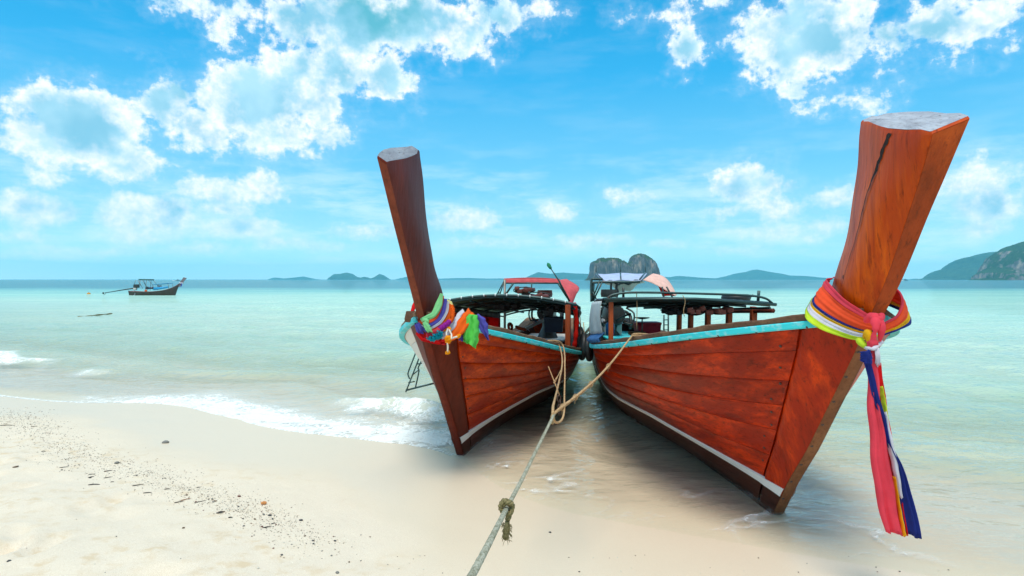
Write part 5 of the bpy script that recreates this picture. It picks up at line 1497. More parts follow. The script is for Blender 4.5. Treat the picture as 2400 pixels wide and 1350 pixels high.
tail(M['c_red'], rbl, OL, [(978, 778), (992, 790), (1012, 795), (1030, 798), (1046, 798)], [12, 16, 16, 18, 14], 5.12, seed=4, n=26, fold=0.010, label='red cloth swag under the flowers')
# second swag thrown over the gunwale
tail(M['c_white'], rbl, OL, [(1034, 792), (1046, 783), (1060, 768), (1071, 753), (1079, 741), (1088, 730)], [8, 12, 17, 18, 18, 12], 5.06, seed=3, n=36, fold=0.008, label='white swag over the gunwale', Yend=5.36)
tail(M['c_orange'], rbl, OL, [(1054, 794), (1068, 782), (1081, 765), (1093, 749), (1101, 739), (1106, 731)], [14, 22, 27, 29, 26, 16], 5.10, seed=6, n=36, fold=0.012, label='orange swag over the gunwale', Yend=5.36)
tail(M['c_green'], rbl, OL, [(1108, 737), (1106, 752), (1104, 775), (1103, 795), (1101, 808)], [20, 33, 38, 36, 26], 5.24, seed=7, n=26, fold=0.022, label='bright green scarf hanging over the gunwale')
tail(M['c_violet'], rbl, OL, [(1117, 737), (1126, 752), (1133, 766), (1139, 782), (1145, 796)], [8, 24, 22, 12, 2], 5.27, seed=8, n=22, fold=0.012, label='violet scarf with a pointed end')
tail(M['c_violet'], rbl, OL, [(1075, 780), (1079, 790), (1081, 798)], [8, 13, 8], 5.25, seed=9, n=12, fold=0.006, label='bit of violet cloth beside the green scarf')

gar = empty('paper_garland', at(1030, 770, 5.12), 0, 'ruffled yellow, orange, purple, pink and turquoise garland round the dark red prow', 'garland')
og_ = Vector(gar.location)
gp = spline([at(1050, 708, 5.38), at(1057, 718, 5.30), at(1060, 736, 5.22), at(1055, 751, 5.12), at(1044, 762, 5.05), at(1029, 773, 5.0), at(1014, 782, 4.97), at(1000, 786, 4.97)], 70)
cols = ['cream'] * 10 + ['orange'] * 22 + ['purple'] * 18 + ['pink'] * 20
seg = {}
for i in range(69):
    seg.setdefault(cols[i], []).append(i)
for c, idx in seg.items():
    mb = MB()
    for i in idx:
        p = gp[i] - og_; tg = (gp[i + 1] - gp[i]).normalized(); a = tg.cross(Vector((0, 1, 0.2))).normalized(); d = a.cross(tg)
        rr = 0.021 + 0.004 * math.sin(i * 1.9); P = []
        for w in np.linspace(0, 2 * math.pi, 23)[:-1]:
            wob = 0.007 * math.sin(w * 5 + i * 2.3)
            P.append([p + tg * 0.002 - tg * 0.003, p + (a * math.cos(w) + d * math.sin(w)) * rr * 0.5 + tg * wob * 0.4, p + (a * math.cos(w) + d * math.sin(w)) * rr * (1 + 0.2 * math.sin(w * 7 + i)) + tg * wob, p + (a * math.cos(w) + d * math.sin(w)) * rr * 0.6 + tg * (wob * 0.4 + 0.006)])
        mb.grid(P, close_u=True)
    mb.build('ruffle', M['c_' + c], gar, label=c.replace('cream', 'pale yellow') + ' ruffled stretch')
mb = MB()
tp = spline([at(1007, 788, 4.99), at(1016, 790, 4.97), at(1026, 785, 4.98), at(1034, 782, 5.0)], 16)
for i in range(15):
    p = tp[i] - og_; tg = (tp[i + 1] - tp[i]).normalized(); a = tg.cross(Vector((0, 1, 0.2))).normalized(); d = a.cross(tg); P = []
    for w in np.linspace(0, 2 * math.pi, 19)[:-1]:
        wob = 0.012 * math.sin(w * 5 + i * 2.3); rr = 0.030 + 0.007 * math.sin(i * 2.7)
        P.append([p - tg * 0.002, p + (a * math.cos(w) + d * math.sin(w)) * rr * (1 + 0.25 * math.sin(w * 6 + i)) + tg * wob, p + (a * math.cos(w) + d * math.sin(w)) * rr * 0.6 + tg * (wob * 0.4 + 0.008)])
    mb.grid(P, close_u=True)
mb.build('ruffle', M['c_turquoise'], gar, label='turquoise ruffled bunch at the front')

mg = empty('marigold_garland', at(1050, 790, 5.0), 0, 'orange marigold and white jasmine garland hanging in front of the dark red prow', 'garland')
og2 = Vector(mg.location)
for k, (px, py, r, Y) in enumerate(((1051, 771, 0.021, 5.06), (1040, 773, 0.016, 5.07), (1034, 778, 0.015, 5.06), (1049, 793, 0.026, 4.98), (1051, 800, 0.022, 4.99), (1073, 789, 0.018, 5.08), (1077, 786, 0.012, 5.1), (1049, 826, 0.020, 5.08))):
    blob(at(px, py, Y) - og2, r, k * 1.7, 10, 0.20, (1, 1, 0.85)).build('marigold', M['c_marigold'], mg)
mbs = []
for path in ([(1049, 772, 5.04), (1046, 783, 5.0), (1049, 793, 4.97)], [(1053, 774, 5.03), (1058, 784, 5.0), (1057, 793, 4.98)], [(1055, 795, 4.99), (1064, 791, 5.03), (1072, 789, 5.07)], [(1049, 804, 4.99), (1049.5, 813, 5.03), (1049, 824, 5.07)]):
    ps = spline([at(*p) for p in path], 9); mb = MB()
    for i, p in enumerate(ps):
        g = blob(p - og2, 0.0075, i, 5, 0.1); mb.add(g.v, g.f)
    mb.build('jasmine_string', M['jasmine'], mg)

# ------------------------------------------------------------------ ropes


def laid_rope(mbs, pts, r, n, pitch, strands=3, sides=6):
    path = spline(pts, n); L = 0; up = Vector((0, 0, 1)); cum = [0]
    for i in range(1, n): cum.append(cum[-1] + (path[i] - path[i - 1]).length)
    for k in range(strands):
        hel = []
        for i in range(n):
            tg = path[min(i + 1, n - 1)] - path[max(i - 1, 0)]; tg.normalize()
            a = tg.cross(Vector((0.13, 0.2, 1))); a.normalize(); d = a.cross(tg)
            w = cum[i] / pitch * 2 * math.pi + 2 * math.pi * k / strands
            hel.append(path[i] + (a * math.cos(w) + d * math.sin(w)) * r * 0.52)
        mbs[k].tube(hel, r * 0.56, sides)


JN = at(1300, 968, 3.55)                       # where the lines from the two boats meet
KNT = at(1187, 1192, 2.02)
rp = empty('mooring_rope', KNT, 0, 'long grey rope with a big knot running from the boats down past the camera', 'rope'); o = Vector(KNT)
mbs = [MB() for _ in range(3)]
endp = at(1104, 1352, 1.12)
laid_rope(mbs, [p - o for p in (JN, at(1262, 1045, 3.05), at(1225, 1120, 2.5), KNT, at(1150, 1265, 1.5), endp, Vector((-0.12, 0.35, 1.36)), Vector((-0.3, -1.2, 1.30)), Vector((-0.6, -3.5, 0.75)))], 0.0074, 1000, 0.045)
for m_ in mbs: m_.build('strand', M['rope'], rp)
# overhand knot and frayed end
kc = lambda x, y, z: Vector((x, y, z))
mbs = [MB() for _ in range(3)]
laid_rope(mbs, [p * 0.66 for p in [kc(-0.022, -0.02, 0.012), kc(-0.012, -0.034, 0.036), kc(0.016, -0.026, 0.038), kc(0.028, 0.0, 0.012), kc(0.016, -0.03, -0.012), kc(-0.014, -0.036, -0.004), kc(-0.028, -0.006, 0.014), kc(-0.008, 0.026, 0.03), kc(0.022, 0.016, 0.006), kc(0.012, -0.024, -0.026), kc(0.004, -0.03, -0.045)]], 0.0085, 150, 0.045)
for m_ in mbs: m_.build('knot_strand', M['rope_moss'], rp)
mb = MB(); r3 = random.Random(3)
mb.tube(spline([kc(0.004, -0.028, -0.045), kc(0.002, -0.026, -0.075), kc(-0.002, -0.024, -0.105), kc(-0.003, -0.024, -0.13)], 16), [0.010, 0.011, 0.012, 0.013, 0.014, 0.016, 0.015, 0.016, 0.015, 0.015, 0.013, 0.014, 0.015, 0.014, 0.010, 0.006], 9)
for k in range(70):
    z = r3.uniform(-0.13, -0.05); a = r3.uniform(0, 6.28); p = kc(0.001 + 0.013 * math.cos(a), -0.026 + 0.013 * math.sin(a), z)
    q = p + kc(0.010 * math.cos(a) + r3.uniform(-.004, .004), 0.01 * math.sin(a), r3.uniform(-0.022, -0.004))
    mb.tube([p, p.lerp(q, 0.6) + kc(0, 0, 0.003), q], [0.0016, 0.0013, 0.0006], 4)
mb.v = [tuple(0.72 * c for c in p) for p in mb.v]
mb.build('frayed_end', M['rope_moss'], rp)
rp2 = empty('boat_rope', RB.wrld(RB.P(2.0, 1, -1)), 0, 'doubled tan rope from the gunwale of the right boat down to the grey rope', 'rope')
A0 = RB.P(2.0, 1, -1); o = Vector(rp2.location)
GA = Vector(at(1500, 787, 5.55)); over = RB.wrld(A0 + Vector((0.1, 0.16, 0.06)))
xg = min((abs(RB.wrld(RB.P(x, 1, -1)).x / RB.wrld(RB.P(x, 1, -1)).y * FPX + CX - 1490), x) for x in np.linspace(0.4, 4, 200))[1]
ga = RB.wrld(RB.P(xg, 1, -1) + Vector((0, -0.05, 0.02))); gt = RB.wrld(RB.P(xg, 1, -1) + Vector((0, 0.0, 0.052))); gi = RB.wrld(RB.P(xg - 0.1, 1, -1) + Vector((0, 0.17, 0.03)))
for k in (-1, 1):
    mbs = [MB() for _ in range(3)]
    sgz = Vector((0.006 * k, 0, 0.008 * k))
    mid = [ga.lerp(JN, t) + Vector((0, 0, -0.05 * math.sin(math.pi * t))) + sgz * (1 + 1.2 * math.sin(t * 12) * 0.5) for t in (0.25, 0.5, 0.75)]
    laid_rope(mbs, [p - o for p in [gi + sgz, gt + sgz, ga + sgz] + mid + [JN + sgz * 0.6, JN + Vector((-0.008, -0.02, -0.02))]], 0.0078, 300, 0.045)
    for m_ in mbs: m_.build('strand', M['rope_tan'], rp2)
for t in (0.38, 0.62, 0.8, 0.93):
    c = ga.lerp(JN, t) + Vector((0, 0, -0.05 * math.sin(math.pi * t))) - o; ax_ = (JN - ga).normalized(); a = ax_.cross(Vector((0, 0, 1))).normalized(); d = a.cross(ax_)
    MB().tube([c + ax_ * (0.006 * k / 3 - 0.015) + (a * math.cos(k) + d * math.sin(k)) * (0.0135 + 0.0025 * math.sin(k * 1.3)) for k in np.linspace(0, 14, 40)], 0.0026, 5).build('lashing', M['rope_tan'], rp2)
    for q in (-1, 1): MB().tube([c + d * 0.014 * q, c + d * 0.026 * q + ax_ * 0.02 - Vector((0, 0, .01))], [0.0028, 0.0014], 5).build('loose_end', M['rope_tan'], rp2)
xg = min((abs(LB.wrld(LB.P(x, 1, 1)).x / LB.wrld(LB.P(x, 1, 1)).y * FPX + CX - 1302), x) for x in np.linspace(0.4, 4, 200))[1]
rp3 = empty('boat_rope', LB.wrld(LB.P(xg, 1, 1)), 0, 'tan rope looped over the gunwale of the left boat and hanging to the joined lines', 'rope'); o = Vector(rp3.location)
ga = LB.wrld(LB.P(xg, 1, 1) + Vector((0, 0.05, -0.02))); gt = LB.wrld(LB.P(xg, 1, 1) + Vector((0, -0.02, 0.055))); gi = LB.wrld(LB.P(xg - 0.1, 1, 1) + Vector((0, -0.2, 0.03)))
for pts in ([gi, gt, ga, at(1318, 850, 5.9), at(1308, 905, 4.8), at(1298, 945, 3.9), JN + Vector((-0.01, 0, 0.02)), JN + Vector((-0.015, -0.05, -0.05))],
            [gi + Vector((0.03, 0, 0)), gt + Vector((0.035, 0, 0)), ga + Vector((0.04, 0, 0)), at(1324, 860, 5.9), at(1323, 920, 5.2), at(1322, 965, 4.6), at(1315, 986, 4.3), at(1303, 990, 4.0), at(1297, 978, 3.7), JN]):
    mbs = [MB() for _ in range(3)]
    laid_rope(mbs, [p - o for p in pts], 0.0078, 260, 0.045)
    for m_ in mbs: m_.build('strand', M['rope_tan'], rp3)
MB().tube(spline([at(1308, 880, 5.2) - o, at(1299, 893, 5.1) - o, at(1300, 897, 5.1) - o, at(1314, 868, 5.2) - o], 14), 0.003, 5).build('loose_end', M['rope_tan'], rp3)
sh_ = empty('shackle', at(1310, 948, 6.4), 0.3, 'rusty dark shackle and chain hanging behind the looped tan rope', 'shackle')
for k in range(4):
    c = Vector((0.01 * math.sin(k), 0, 0.06 - 0.045 * k)); rt = Matrix.Rotation(k * 1.57, 3, 'Z')
    MB().tube([c + rt @ Vector((0.02 * math.cos(a), 0, 0.03 * math.sin(a))) for a in np.linspace(0, 6.28, 15)[:-1]], 0.009, 6, closed=True).build('link', M['nail'], sh_)
MB().tube([Vector((0.01, 0, 0.085)), Vector((-0.02, 0.25, 0.35))], 0.006, 5).build('cord', M['rope_tan'], sh_)

# ------------------------------------------------------------------ out on the water
DB = empty('longtail_boat', at(362, 692.5, 69), 0, 'small dark long tail boat with blue cloth sides, afloat far out on the left', 'boat')
od = Vector(DB.location); od.z = 0; DB.location = od
D = lambda px, py, y=0.0: at(px, py, 69) - od + Vector((0, y, 0))
M['dhull'] = plain('dark_far_hull', (0.075, 0.04, 0.035), 0.5, scale=3, dirt=(0.05, 0.08, 0.05))
M['dhull_in'] = plain('reddish_far_bow', (0.22, 0.10, 0.10), 0.6)
M['dblue'] = plain('bright_blue_cloth', (0.02, 0.30, 0.60), 0.6)
M['dgreen'] = plain('dark_green_awning', (0.01, 0.09, 0.09), 0.6)
M['dpost'] = plain('grey_far_prow', (0.20, 0.15, 0.17), 0.6)
prof_top = [(306, 681.5), (315, 683), (335, 684), (360, 683.5), (385, 681), (400, 677.5), (412, 672), (421, 665)]
for nm, y0, mt in (('hull', 0, 'dhull'),):
    mb = MB(); rows = []
    tp_ = spline([D(*p) for p in prof_top], 30)
    for i, p in enumerate(tp_):
        k = i / 29; w = 0.55 * min(1, (1 - k) / 0.35) ** 0.7 * (0.75 + 0.25 * min(1, k / 0.2)) + 0.02
        zb = -0.25; rake = -0.28 * max(0, (k - 0.75) / 0.25) ** 1.5
        row = []
        for (t, s) in ((0.0, 0.0), (0.35, 0.7), (1.0, 1.0)):
            row.append(Vector((p.x + rake * (1 - t) * 2.2, -w * s, zb + (p.z - zb) * t)))
        rows.append(row + [Vector((q.x, -q.y, q.z)) for q in row[::-1]])
    mb.grid(rows); mb.f.append(tuple(range(6))); mb.build('hull', M['dhull'], DB, auto=40)
    sheet(MB(), [[Vector((r[2].x, r[2].y * 0.9, r[2].z - 0.06)), Vector((r[2].x, 0, r[2].z - 0.10)), Vector((r[2].x, -r[2].y * 0.9, r[2].z - 0.06))] for r in rows], 0.02).build('deck', M['dhull_in'], DB)
    MB().tube([r[2] + Vector((0, 0, 0.01)) for r in rows], 0.03, 6).build('gunwale', M['dhull_in'], DB)
    MB().tube([r[3] + Vector((0, 0, 0.01)) for r in rows], 0.03, 6).build('gunwale', M['dhull_in'], DB)
mb = MB(); P = []
for k in range(8):
    t = k / 7; c = D(418, 672).lerp(D(433, 651), t) + Vector((0.05 * t * t, 0, 0)); wd = 0.10 + 0.06 * t
    P.append([c + Vector((-wd, -0.05, 0.05)), c + Vector((wd, -0.05, -0.04)), c + Vector((wd, 0.05, -0.04)), c + Vector((-wd, 0.05, 0.05)), c + Vector((-wd, -0.05, 0.05))])
mb.grid(P); n_ = len(mb.v); mb.f.append((n_ - 5, n_ - 4, n_ - 3, n_ - 2)); mb.build('prow_post', M['dpost'], DB, auto=40)
MB().tube([D(424, 663) + Vector((-0.14, -0.09, 0)), D(427, 663) + Vector((0.1, -0.09, -0.03)), D(427, 663) + Vector((0.1, 0.09, -0.03)), D(424, 663) + Vector((-0.14, 0.09, 0))], 0.07, 6).build('ribbon', M['c_white'], DB)
MB().tube(spline([D(427, 664) + Vector((0, -0.12, 0)), D(427, 668) + Vector((0, -0.12, 0)), D(425, 672) + Vector((0, -0.12, 0))], 6), 0.05, 6).build('ribbon_tail', M['c_violet'], DB)
slab = lambda a, c, y0, y1, th=0.05: sheet(MB(), [[D(a[0], a[1], y) , D(c[0], c[1], y)] for y in np.linspace(y0, y1, 4)], th)
slab((331, 656.5), (355, 657), -0.5, 0.5, 0.12).build('stern_awning', M['dgreen'], DB)
slab((364, 667.5), (399, 664.5), -0.55, 0.55, 0.05).build('roof', M['dblue'], DB)
for a, c in (((366, 679), (366, 674.5)),):
    sheet(MB(), [[D(366, 680, -0.52), D(366, 673.5, -0.52)], [D(383, 678, -0.53), D(383, 672.5, -0.53)], [D(400, 674.5, -0.5), D(400, 671, -0.5)]], 0.02).build('side_cloth', M['dblue'], DB)
    sheet(MB(), [[D(351, 677.5, -0.5), D(351, 673.5, -0.5)], [D(366, 677, -0.5), D(366, 672, -0.5)]], 0.02).build('side_cloth', M['navybox'], DB)
for a, c in (((324, 656), (320, 668)), ((331, 657), (340, 676)), ((328, 656), (336, 670)), ((349, 657), (346, 681)), ((354, 657), (364, 669)), ((399, 665), (401, 676)), ((364, 668), (364, 680))):
    for y in (-0.45, 0.45): MB().tube([D(*a, y), D(*c, y)], 0.022, 5).build('awning_post', M['galv'], DB)
MB().box(D(320, 670.5), (0.55, 0.35, 0.38), None, 0.08).build('engine', M['engine'], DB, auto=40)
MB().box(D(317, 677), (0.3, 0.3, 0.25), None, 0.04).build('engine_mount', M['pale_hull'], DB, auto=40)
MB().tube([D(318, 675), D(288, 679.5), D(246, 686.5)], [0.07, 0.055, 0.035], 7).build('propeller_shaft', M['engine'], DB)
MB().lathe(D(242, 687), [(0, -0.03), (0.10, -0.02), (0.11, 0.02), (0, 0.03)], 10, 'Y').build('propeller', M['engine'], DB)
MB().tube(spline([D(248, 685), D(247, 689), D(243, 691)], 6), 0.02, 5).build('skeg', M['engine'], DB)
MB().box(D(349, 681, -0.56), (0.26, 0.1, 0.2), None, 0.04).build('fender', M['orange'], DB, auto=40)
MB().box(D(350, 675, -0.4), (0.25, 0.25, 0.3), None, 0.08).build('bundle', M['rubber'], DB, auto=40)
MB().box(D(374, 671), (0.35, 0.3, 0.22), None, 0.05).build('bundle', M['c_white'], DB, auto=40)
MB().tube(spline([D(318, 680, -0.5), D(323, 687, -0.52), D(320, 692, -0.5), D(306, 692, -0.3)], 14), 0.022, 5).build('line', M['c_white'], DB)


def speedboat(px, py, Y, L, label, group=None):
    t = empty('speedboat', at(px, py, Y), 0, label, 'boat', group); t.location.z = 0; k = L
    mb = MB(); rows = []
    for i in range(10):
        x = -0.5 + i / 9; w = 0.14 * min(1, (0.5 - x) / 0.4) ** 0.6 + 0.003; h = 0.09 + 0.05 * max(0, x) ** 1.5
        rows.append([Vector((x, 0, -0.02)) * k, Vector((x, -w * 0.8, 0.0)) * k, Vector((x, -w, h)) * k, Vector((x, w, h)) * k, Vector((x, w * 0.8, 0)) * k, Vector((x, 0, -0.02)) * k])
    mb.grid(rows); mb.f.append((0, 1, 2, 3, 4)); mb.build('hull', M['dhull'], t, auto=40)
    MB().box(Vector((-0.02, 0, 0.20)) * k, (0.3 * k, 0.2 * k, 0.12 * k), None, 0.02 * k).build('cabin', M['navybox'], t, auto=40)
    MB().tube([Vector((-0.05, 0, 0.26)) * k, Vector((-0.05, 0, 0.42)) * k], 0.012 * k, 5).build('mast', M['steel'], t)
    mb = MB()
    for i in range(14):
        r_ = random.Random(i); g = blob(Vector((r_.uniform(-1.5, 0.5), r_.uniform(-0.3, 0.2), 0.02)) * k, 0.06 * k, i, 6, 0.3, (2.2, 1, 0.6)); mb.add(g.v, g.f)
    mb.build('bow_wave', M['foam'], t)


M['foam'] = plain('white_foam', (0.86, 0.89, 0.9), 0.8, 0.05)
speedboat(417, 657.6, 900, 6.5, 'tiny dark speedboat on the horizon just left of the far boat prow')
speedboat(2122, 657.8, 1000, 8.0, 'tiny speedboat throwing white spray on the horizon right of the orange prow')
bu = empty('mooring_buoy', at(208, 686, 75), 0, 'small yellow orange buoy floating left of the far boat', 'buoy'); bu.location.z = 0.02
MB().lathe((0, 0, 0), [(0, -0.12), (0.16, -0.08), (0.2, 0.0), (0.15, 0.10), (0.05, 0.14), (0, 0.14)], 14).build('float_body', M['c_marigold'], bu)
MB().tube([(0.05 * math.cos(a), 0, 0.16 + 0.05 * math.sin(a)) for a in np.linspace(0, 6.28, 11)[:-1]], 0.015, 5, closed=True).build('eye', M['galv'], bu)
ml = empty('floating_line', on_ground(220, 742), 0, 'dark mooring line half awash on the water left of the boats', 'rope'); o = Vector(ml.location)
MB().tube(spline([on_ground(182, 744) - o, on_ground(205, 743) - o, on_ground(230, 739.5) - o, on_ground(262, 736.5) - o], 20), [0.03 + 0.012 * math.sin(k * 1.1) for k in range(20)], 6).build('line', M['rope_moss'], ml)
ml.location.z = 0.03

# ------------------------------------------------------------------ litter on the sand


_GC = []


def gz(x, y):
    if not _GC:
        gxx, gyy = np.meshgrid(np.arange(-8, 3.01, 0.02), np.arange(0.6, 10.5, 0.02)); _GC.append(sand_f(gxx, gyy)[0])
    i = min(max((y - 0.6) / 0.02, 0), 493); j = min(max((x + 8) / 0.02, 0), 549)
    return float(_GC[0][int(i), int(j)])


def stone_mesh(seed, flat=0.6):
    b = bmesh.new(); bmesh.ops.create_icosphere(b, subdivisions=2, radius=1.0); r_ = random.Random(seed)
    ph = [r_.uniform(0, 6.28) for _ in range(4)]; el = r_.uniform(1.0, 1.5)
    for v in b.verts:
        k = 1 + 0.16 * math.sin(v.co.x * 3 + ph[0]) + 0.13 * math.sin(v.co.y * 3.5 + ph[1]) + 0.08 * math.sin(v.co.z * 5 + ph[2])
        v.co = Vector((v.co.x * k * el, v.co.y * k, v.co.z * k * flat))
    me = bpy.data.meshes.new('pebble'); b.to_mesh(me); b.free(); me.polygons.foreach_set('use_smooth', [True] * len(me.polygons))
    return me


PC = {'dark grey': (0.055, 0.055, 0.06), 'reddish brown': (0.16, 0.055, 0.04), 'grey': (0.20, 0.19, 0.17), 'pale': (0.62, 0.57, 0.48), 'brown': (0.14, 0.085, 0.045)}
PM = {k: plain(k.replace(' ', '_') + '_stone', c, 0.75, 0.35, 60) for k, c in PC.items()}
smesh = {k: [] for k in PC}
for k in PC:
    for i in range(3):
        me = stone_mesh(hash((i * 7 + len(k))) % 1000, 0.45 + 0.15 * i); me.materials.append(PM[k]); smesh[k].append(me)


def put_pebble(px, py, col, size, label, group=None, rz=None):
    # walk the sight line down to the sand
    z = 0.0
    for _ in range(4):
        p = on_ground(px, py, z); z = gz(p.x, p.y)
    o = bpy.data.objects.new('pebble', random.choice(smesh[col])); C.objects.link(o)
    s_ = size; o.scale = (s_ * 0.88, s_ * 0.88, s_ * 0.8); o.location = (p.x, p.y, z + s_ * 0.22); o.rotation_euler = (random.uniform(-.2, .2), random.uniform(-.2, .2), random.uniform(0, 6.28) if rz is None else rz)
    tag(o, label, 'pebble', group); return o


put_pebble(389, 1038, 'grey', 0.032, 'largest grey pebble alone on the smooth wet sand')
put_pebble(561, 1164, 'reddish brown', 0.013, 'reddish brown pebble just left of the orange shell')
put_pebble(274, 1086, 'grey', 0.026, 'grey rounded pebble among the driftwood bits')
put_pebble(1289, 1248, 'dark grey', 0.011, 'dark pebble on the wet sand right of the rope knot')
put_pebble(633, 1208, 'dark grey', 0.014, 'dark pebble below the orange shell')
put_pebble(705, 1220, 'dark grey', 0.011, 'dark round pebble right of the orange shell')
put_pebble(37, 1095, 'brown', 0.019, 'brown pebble near the left edge above the dry sand')
put_pebble(22, 1312, 'dark grey', 0.012, 'dark pebble in the bottom left corner')
put_pebble(430, 1238, 'brown', 0.008, 'small brown pebble in the dry sand below the litter line')
put_pebble(605, 1332, 'pale', 0.009, 'small pale pebble near the bottom edge')
put_pebble(791, 1343, 'grey', 0.011, 'grey pebble at the bottom edge left of the rope')
sh = empty('coral_piece', (0, 0, 0), 0.4, 'orange broken coral piece on the smooth sand', 'coral')
z = 0
for _ in range(4): p = on_ground(618, 1182, z); z = gz(p.x, p.y)
sh.location = (p.x, p.y, z)
MC = plain('orange_coral', (0.72, 0.30, 0.10), 0.8, 0.3, 60)
for k, (dx, dy, dz, r) in enumerate(((0, 0, 0.010, 0.012), (0.012, 0.002, 0.008, 0.009), (-0.010, 0.004, 0.009, 0.009), (0.003, -0.008, 0.014, 0.008))):
    blob((dx, dy, dz), r, k * 2.0, 8, 0.25).build('lobe', MC, sh)
# strand line: scattered bits that follow the last high water
line_px = [(10, 975), (60, 1000), (110, 1030), (150, 1060), (210, 1090), (260, 1110), (320, 1120), (380, 1125), (420, 1165), (470, 1180), (520, 1185), (560, 1210), (610, 1230), (640, 1235), (700, 1270), (750, 1300)]
rs = random.Random(21)
lab = {'dark grey': 'tiny dark grey pebble in the strand line across the sand', 'reddish brown': 'tiny reddish brown pebble in the strand line across the sand', 'grey': 'tiny grey pebble in the strand line across the sand',
       'pale': 'tiny pale pebble in the strand line across the sand', 'brown': 'tiny brown pebble in the strand line across the sand'}
for i in range(170):
    k = rs.random() ** 1.15 * (len(line_px) - 1); j = int(k); t = k - j
    x = line_px[j][0] * (1 - t) + line_px[j + 1][0] * t + rs.gauss(0, 32); y = line_px[j][1] * (1 - t) + line_px[j + 1][1] * t + rs.gauss(0, 15)
    if x < 2 or y < 955: continue
    c = rs.choices(list(PC), (5, 2, 3, 3, 4))[0]
    zone = ('by the longest stick', 'above the grey rounded pebble', 'among the twigs', 'left of the orange coral', 'below the orange coral', 'at the rope end')[min(int(k / 15 * 6), 5)]
    r_ = rs.choice((0.003, 0.004, 0.005, 0.006, 0.008)); sz = 'speck-sized' if r_ < 0.0045 else 'small' if r_ < 0.007 else 'larger'
    put_pebble(x, y, c, r_, sz + ' ' + c + ' pebble in the strand line ' + zone, 'pebbles of the strand line')
for i in range(46):
    x = rs.uniform(20, 2300); y = rs.uniform(1200, 1345) if x < 900 else rs.uniform(1300, 1345)
    c = rs.choice(list(PC)); zone = 'in the bottom left corner of the dry sand' if x < 330 else 'on the dry sand below the strand line' if x < 900 else 'on the wet sand left of the rope' if x < 1130 else 'on the wet sand just right of the rope' if x < 1600 else 'at the bottom edge right of the orange bow'
    put_pebble(x, y, c, rs.choice((0.003, 0.004, 0.005)), 'lone tiny ' + c + ' pebble ' + zone, 'loose pebbles on the sand')
MT = plain('dark_driftwood', (0.045, 0.035, 0.03), 0.85, 0.3, 50)
MT2 = plain('orange_bark', (0.30, 0.12, 0.05), 0.85, 0.3, 50)
tw = [(15, 998, 40, 0.0), (80, 1000, 14, 0.1), (102, 1061, 10, 0), (149, 1097, 16, .5), (215, 1112, 14, .2), (252, 1105, 14, .5), (220, 1137, 26, .1), (252, 1120, 14, .6), (263, 1130, 8, .2), (322, 1138, 20, .5), (345, 1156, 18, .2),
      (392, 1147, 14, .1), (418, 1178, 16, .6), (434, 1172, 18, .7), (468, 1177, 20, .6), (515, 1203, 16, .1), (519, 1200, 10, .2), (625, 1236, 18, .5), (640, 1228, 8, .6), (540, 1214, 10, .1), (212, 1120, 8, 1.0), (465, 1143, 8, .3)]
for i, (px, py, L_, a) in enumerate(tw):
    z = 0
    for _ in range(4): p = on_ground(px, py, z); z = gz(p.x, p.y)
    w = L_ / FPX * p.y; r_ = random.Random(i); rr = 0.0022 + 0.0018 * r_.random()
    pts = [Vector((-w / 2, -w * 0.4 * a, rr * 0.8)), Vector((0, r_.uniform(-.1, .1) * w, rr * 1.6)), Vector((w / 2, w * 0.9 * a, rr))]
    o = MB().tube(spline(pts, 7), [rr * 0.6, rr, rr * 1.1, rr, rr * 0.9, rr * 0.8, rr * 0.4], 6).build('twig', MT2 if i == 13 else MT, loc=p + Vector((0, 0, 0)))
    o.location.z = z
    tag(o, ('orange brown bark strip among the twigs of the strand line' if i == 13 else 'longest dark stick at the left edge of the sand' if i == 0 else 'dark twig in the strand line ' + ('left of the grey rounded pebble' if px < 240 else 'around the grey rounded pebble' if px < 300 else 'between the grey rounded pebble and the orange bark' if px < 410 else 'beside the orange bark strip' if px < 500 else 'near the orange coral')), 'twig', None if i in (0, 13) else 'twigs of the strand line')
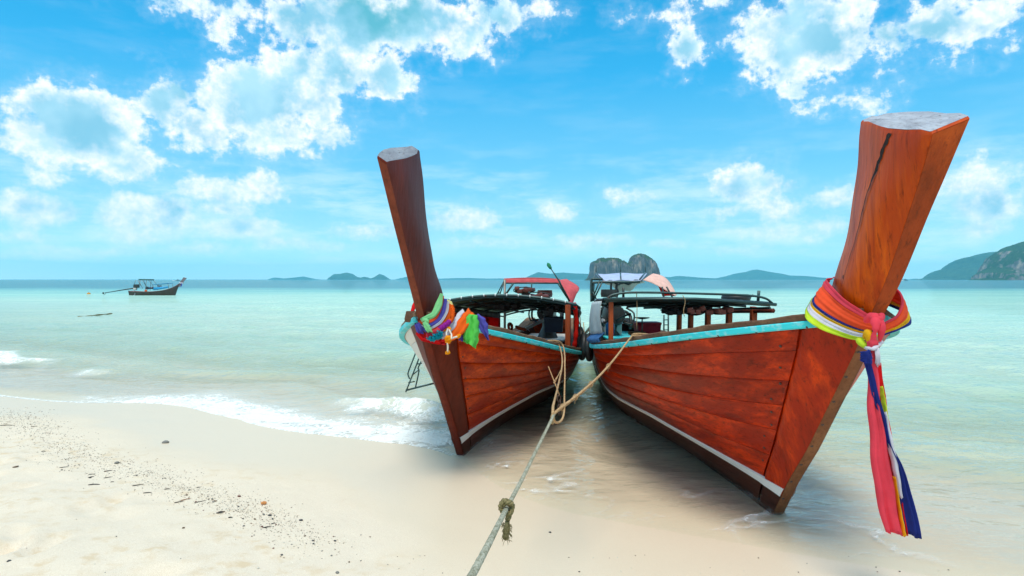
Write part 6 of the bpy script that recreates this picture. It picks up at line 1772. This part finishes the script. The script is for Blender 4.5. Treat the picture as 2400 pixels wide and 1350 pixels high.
# shell grit nobody could count
mb = MB(); rs = random.Random(5)
gx_, gy_, gr_ = [], [], []
for i in range(5200):
    k = rs.random() ** 1.25 * (len(line_px) - 1); j = int(k); t = k - j
    x = line_px[j][0] * (1 - t) + line_px[j + 1][0] * t + rs.gauss(0, 42); y = line_px[j][1] * (1 - t) + line_px[j + 1][1] * t + rs.gauss(0, 19)
    if x < -20 or y < 950: continue
    p = on_ground(x, y, 0.05); gx_.append(p.x); gy_.append(p.y)
GX, GY = np.array(gx_), np.array(gy_); GZ = sand_f(GX[None], GY[None])[0][0]
for x, y, z in zip(GX, GY, GZ):
    r_ = rs.uniform(0.0012, 0.0036) * (0.45 + y * 0.12) * 1.25; a = rs.uniform(0, 6.28); e = rs.uniform(1, 2.4)
    ux, uy = math.cos(a) * r_ * e, math.sin(a) * r_ * e; wx, wy = -math.sin(a) * r_, math.cos(a) * r_
    mb.add([(x + ux, y + uy, z), (x + wx, y + wy, z + 0.0005), (x - ux, y - uy, z), (x - wx, y - wy, z), (x, y, z + r_ * 0.9)], [(0, 1, 4), (1, 2, 4), (2, 3, 4), (3, 0, 4)])
m, t, b_, o_ = newmat('shell_grit'); g_ = t.nodes.new('ShaderNodeNewGeometry')
t.links.new(ramp(t, g_.outputs['Random Per Island'], [(0.0, (0.10, 0.07, 0.05)), (0.3, (0.24, 0.17, 0.11)), (0.45, (0.80, 0.72, 0.60)), (0.8, (0.62, 0.50, 0.36)), (0.93, (0.30, 0.20, 0.14)), (1.0, (0.05, 0.04, 0.04))], 'CONSTANT'), b_.inputs['Base Color']); b_.inputs['Roughness'].default_value = 0.8
mb.build('shell_grit', m, smooth=False, kind='stuff', label='fine broken shell and grit scattered along the strand line')

# ------------------------------------------------------------------ sea air
m = bpy.data.materials.new('sea_haze'); m.use_nodes = True; t = m.node_tree
for n in list(t.nodes): t.nodes.remove(n)
o_ = t.nodes.new('ShaderNodeOutputMaterial'); pv = t.nodes.new('ShaderNodeVolumePrincipled')
pv.inputs['Color'].default_value = (0.24, 0.78, 1.0, 1); pv.inputs['Density'].default_value = 1.5e-4; pv.inputs['Anisotropy'].default_value = 0.0
t.links.new(pv.outputs[0], o_.inputs['Volume'])
hz = MB().box((0, 3150, 66), (8000, 6900, 166)).build('haze', m, smooth=False, kind='stuff', label='pale sea haze over the whole bay')
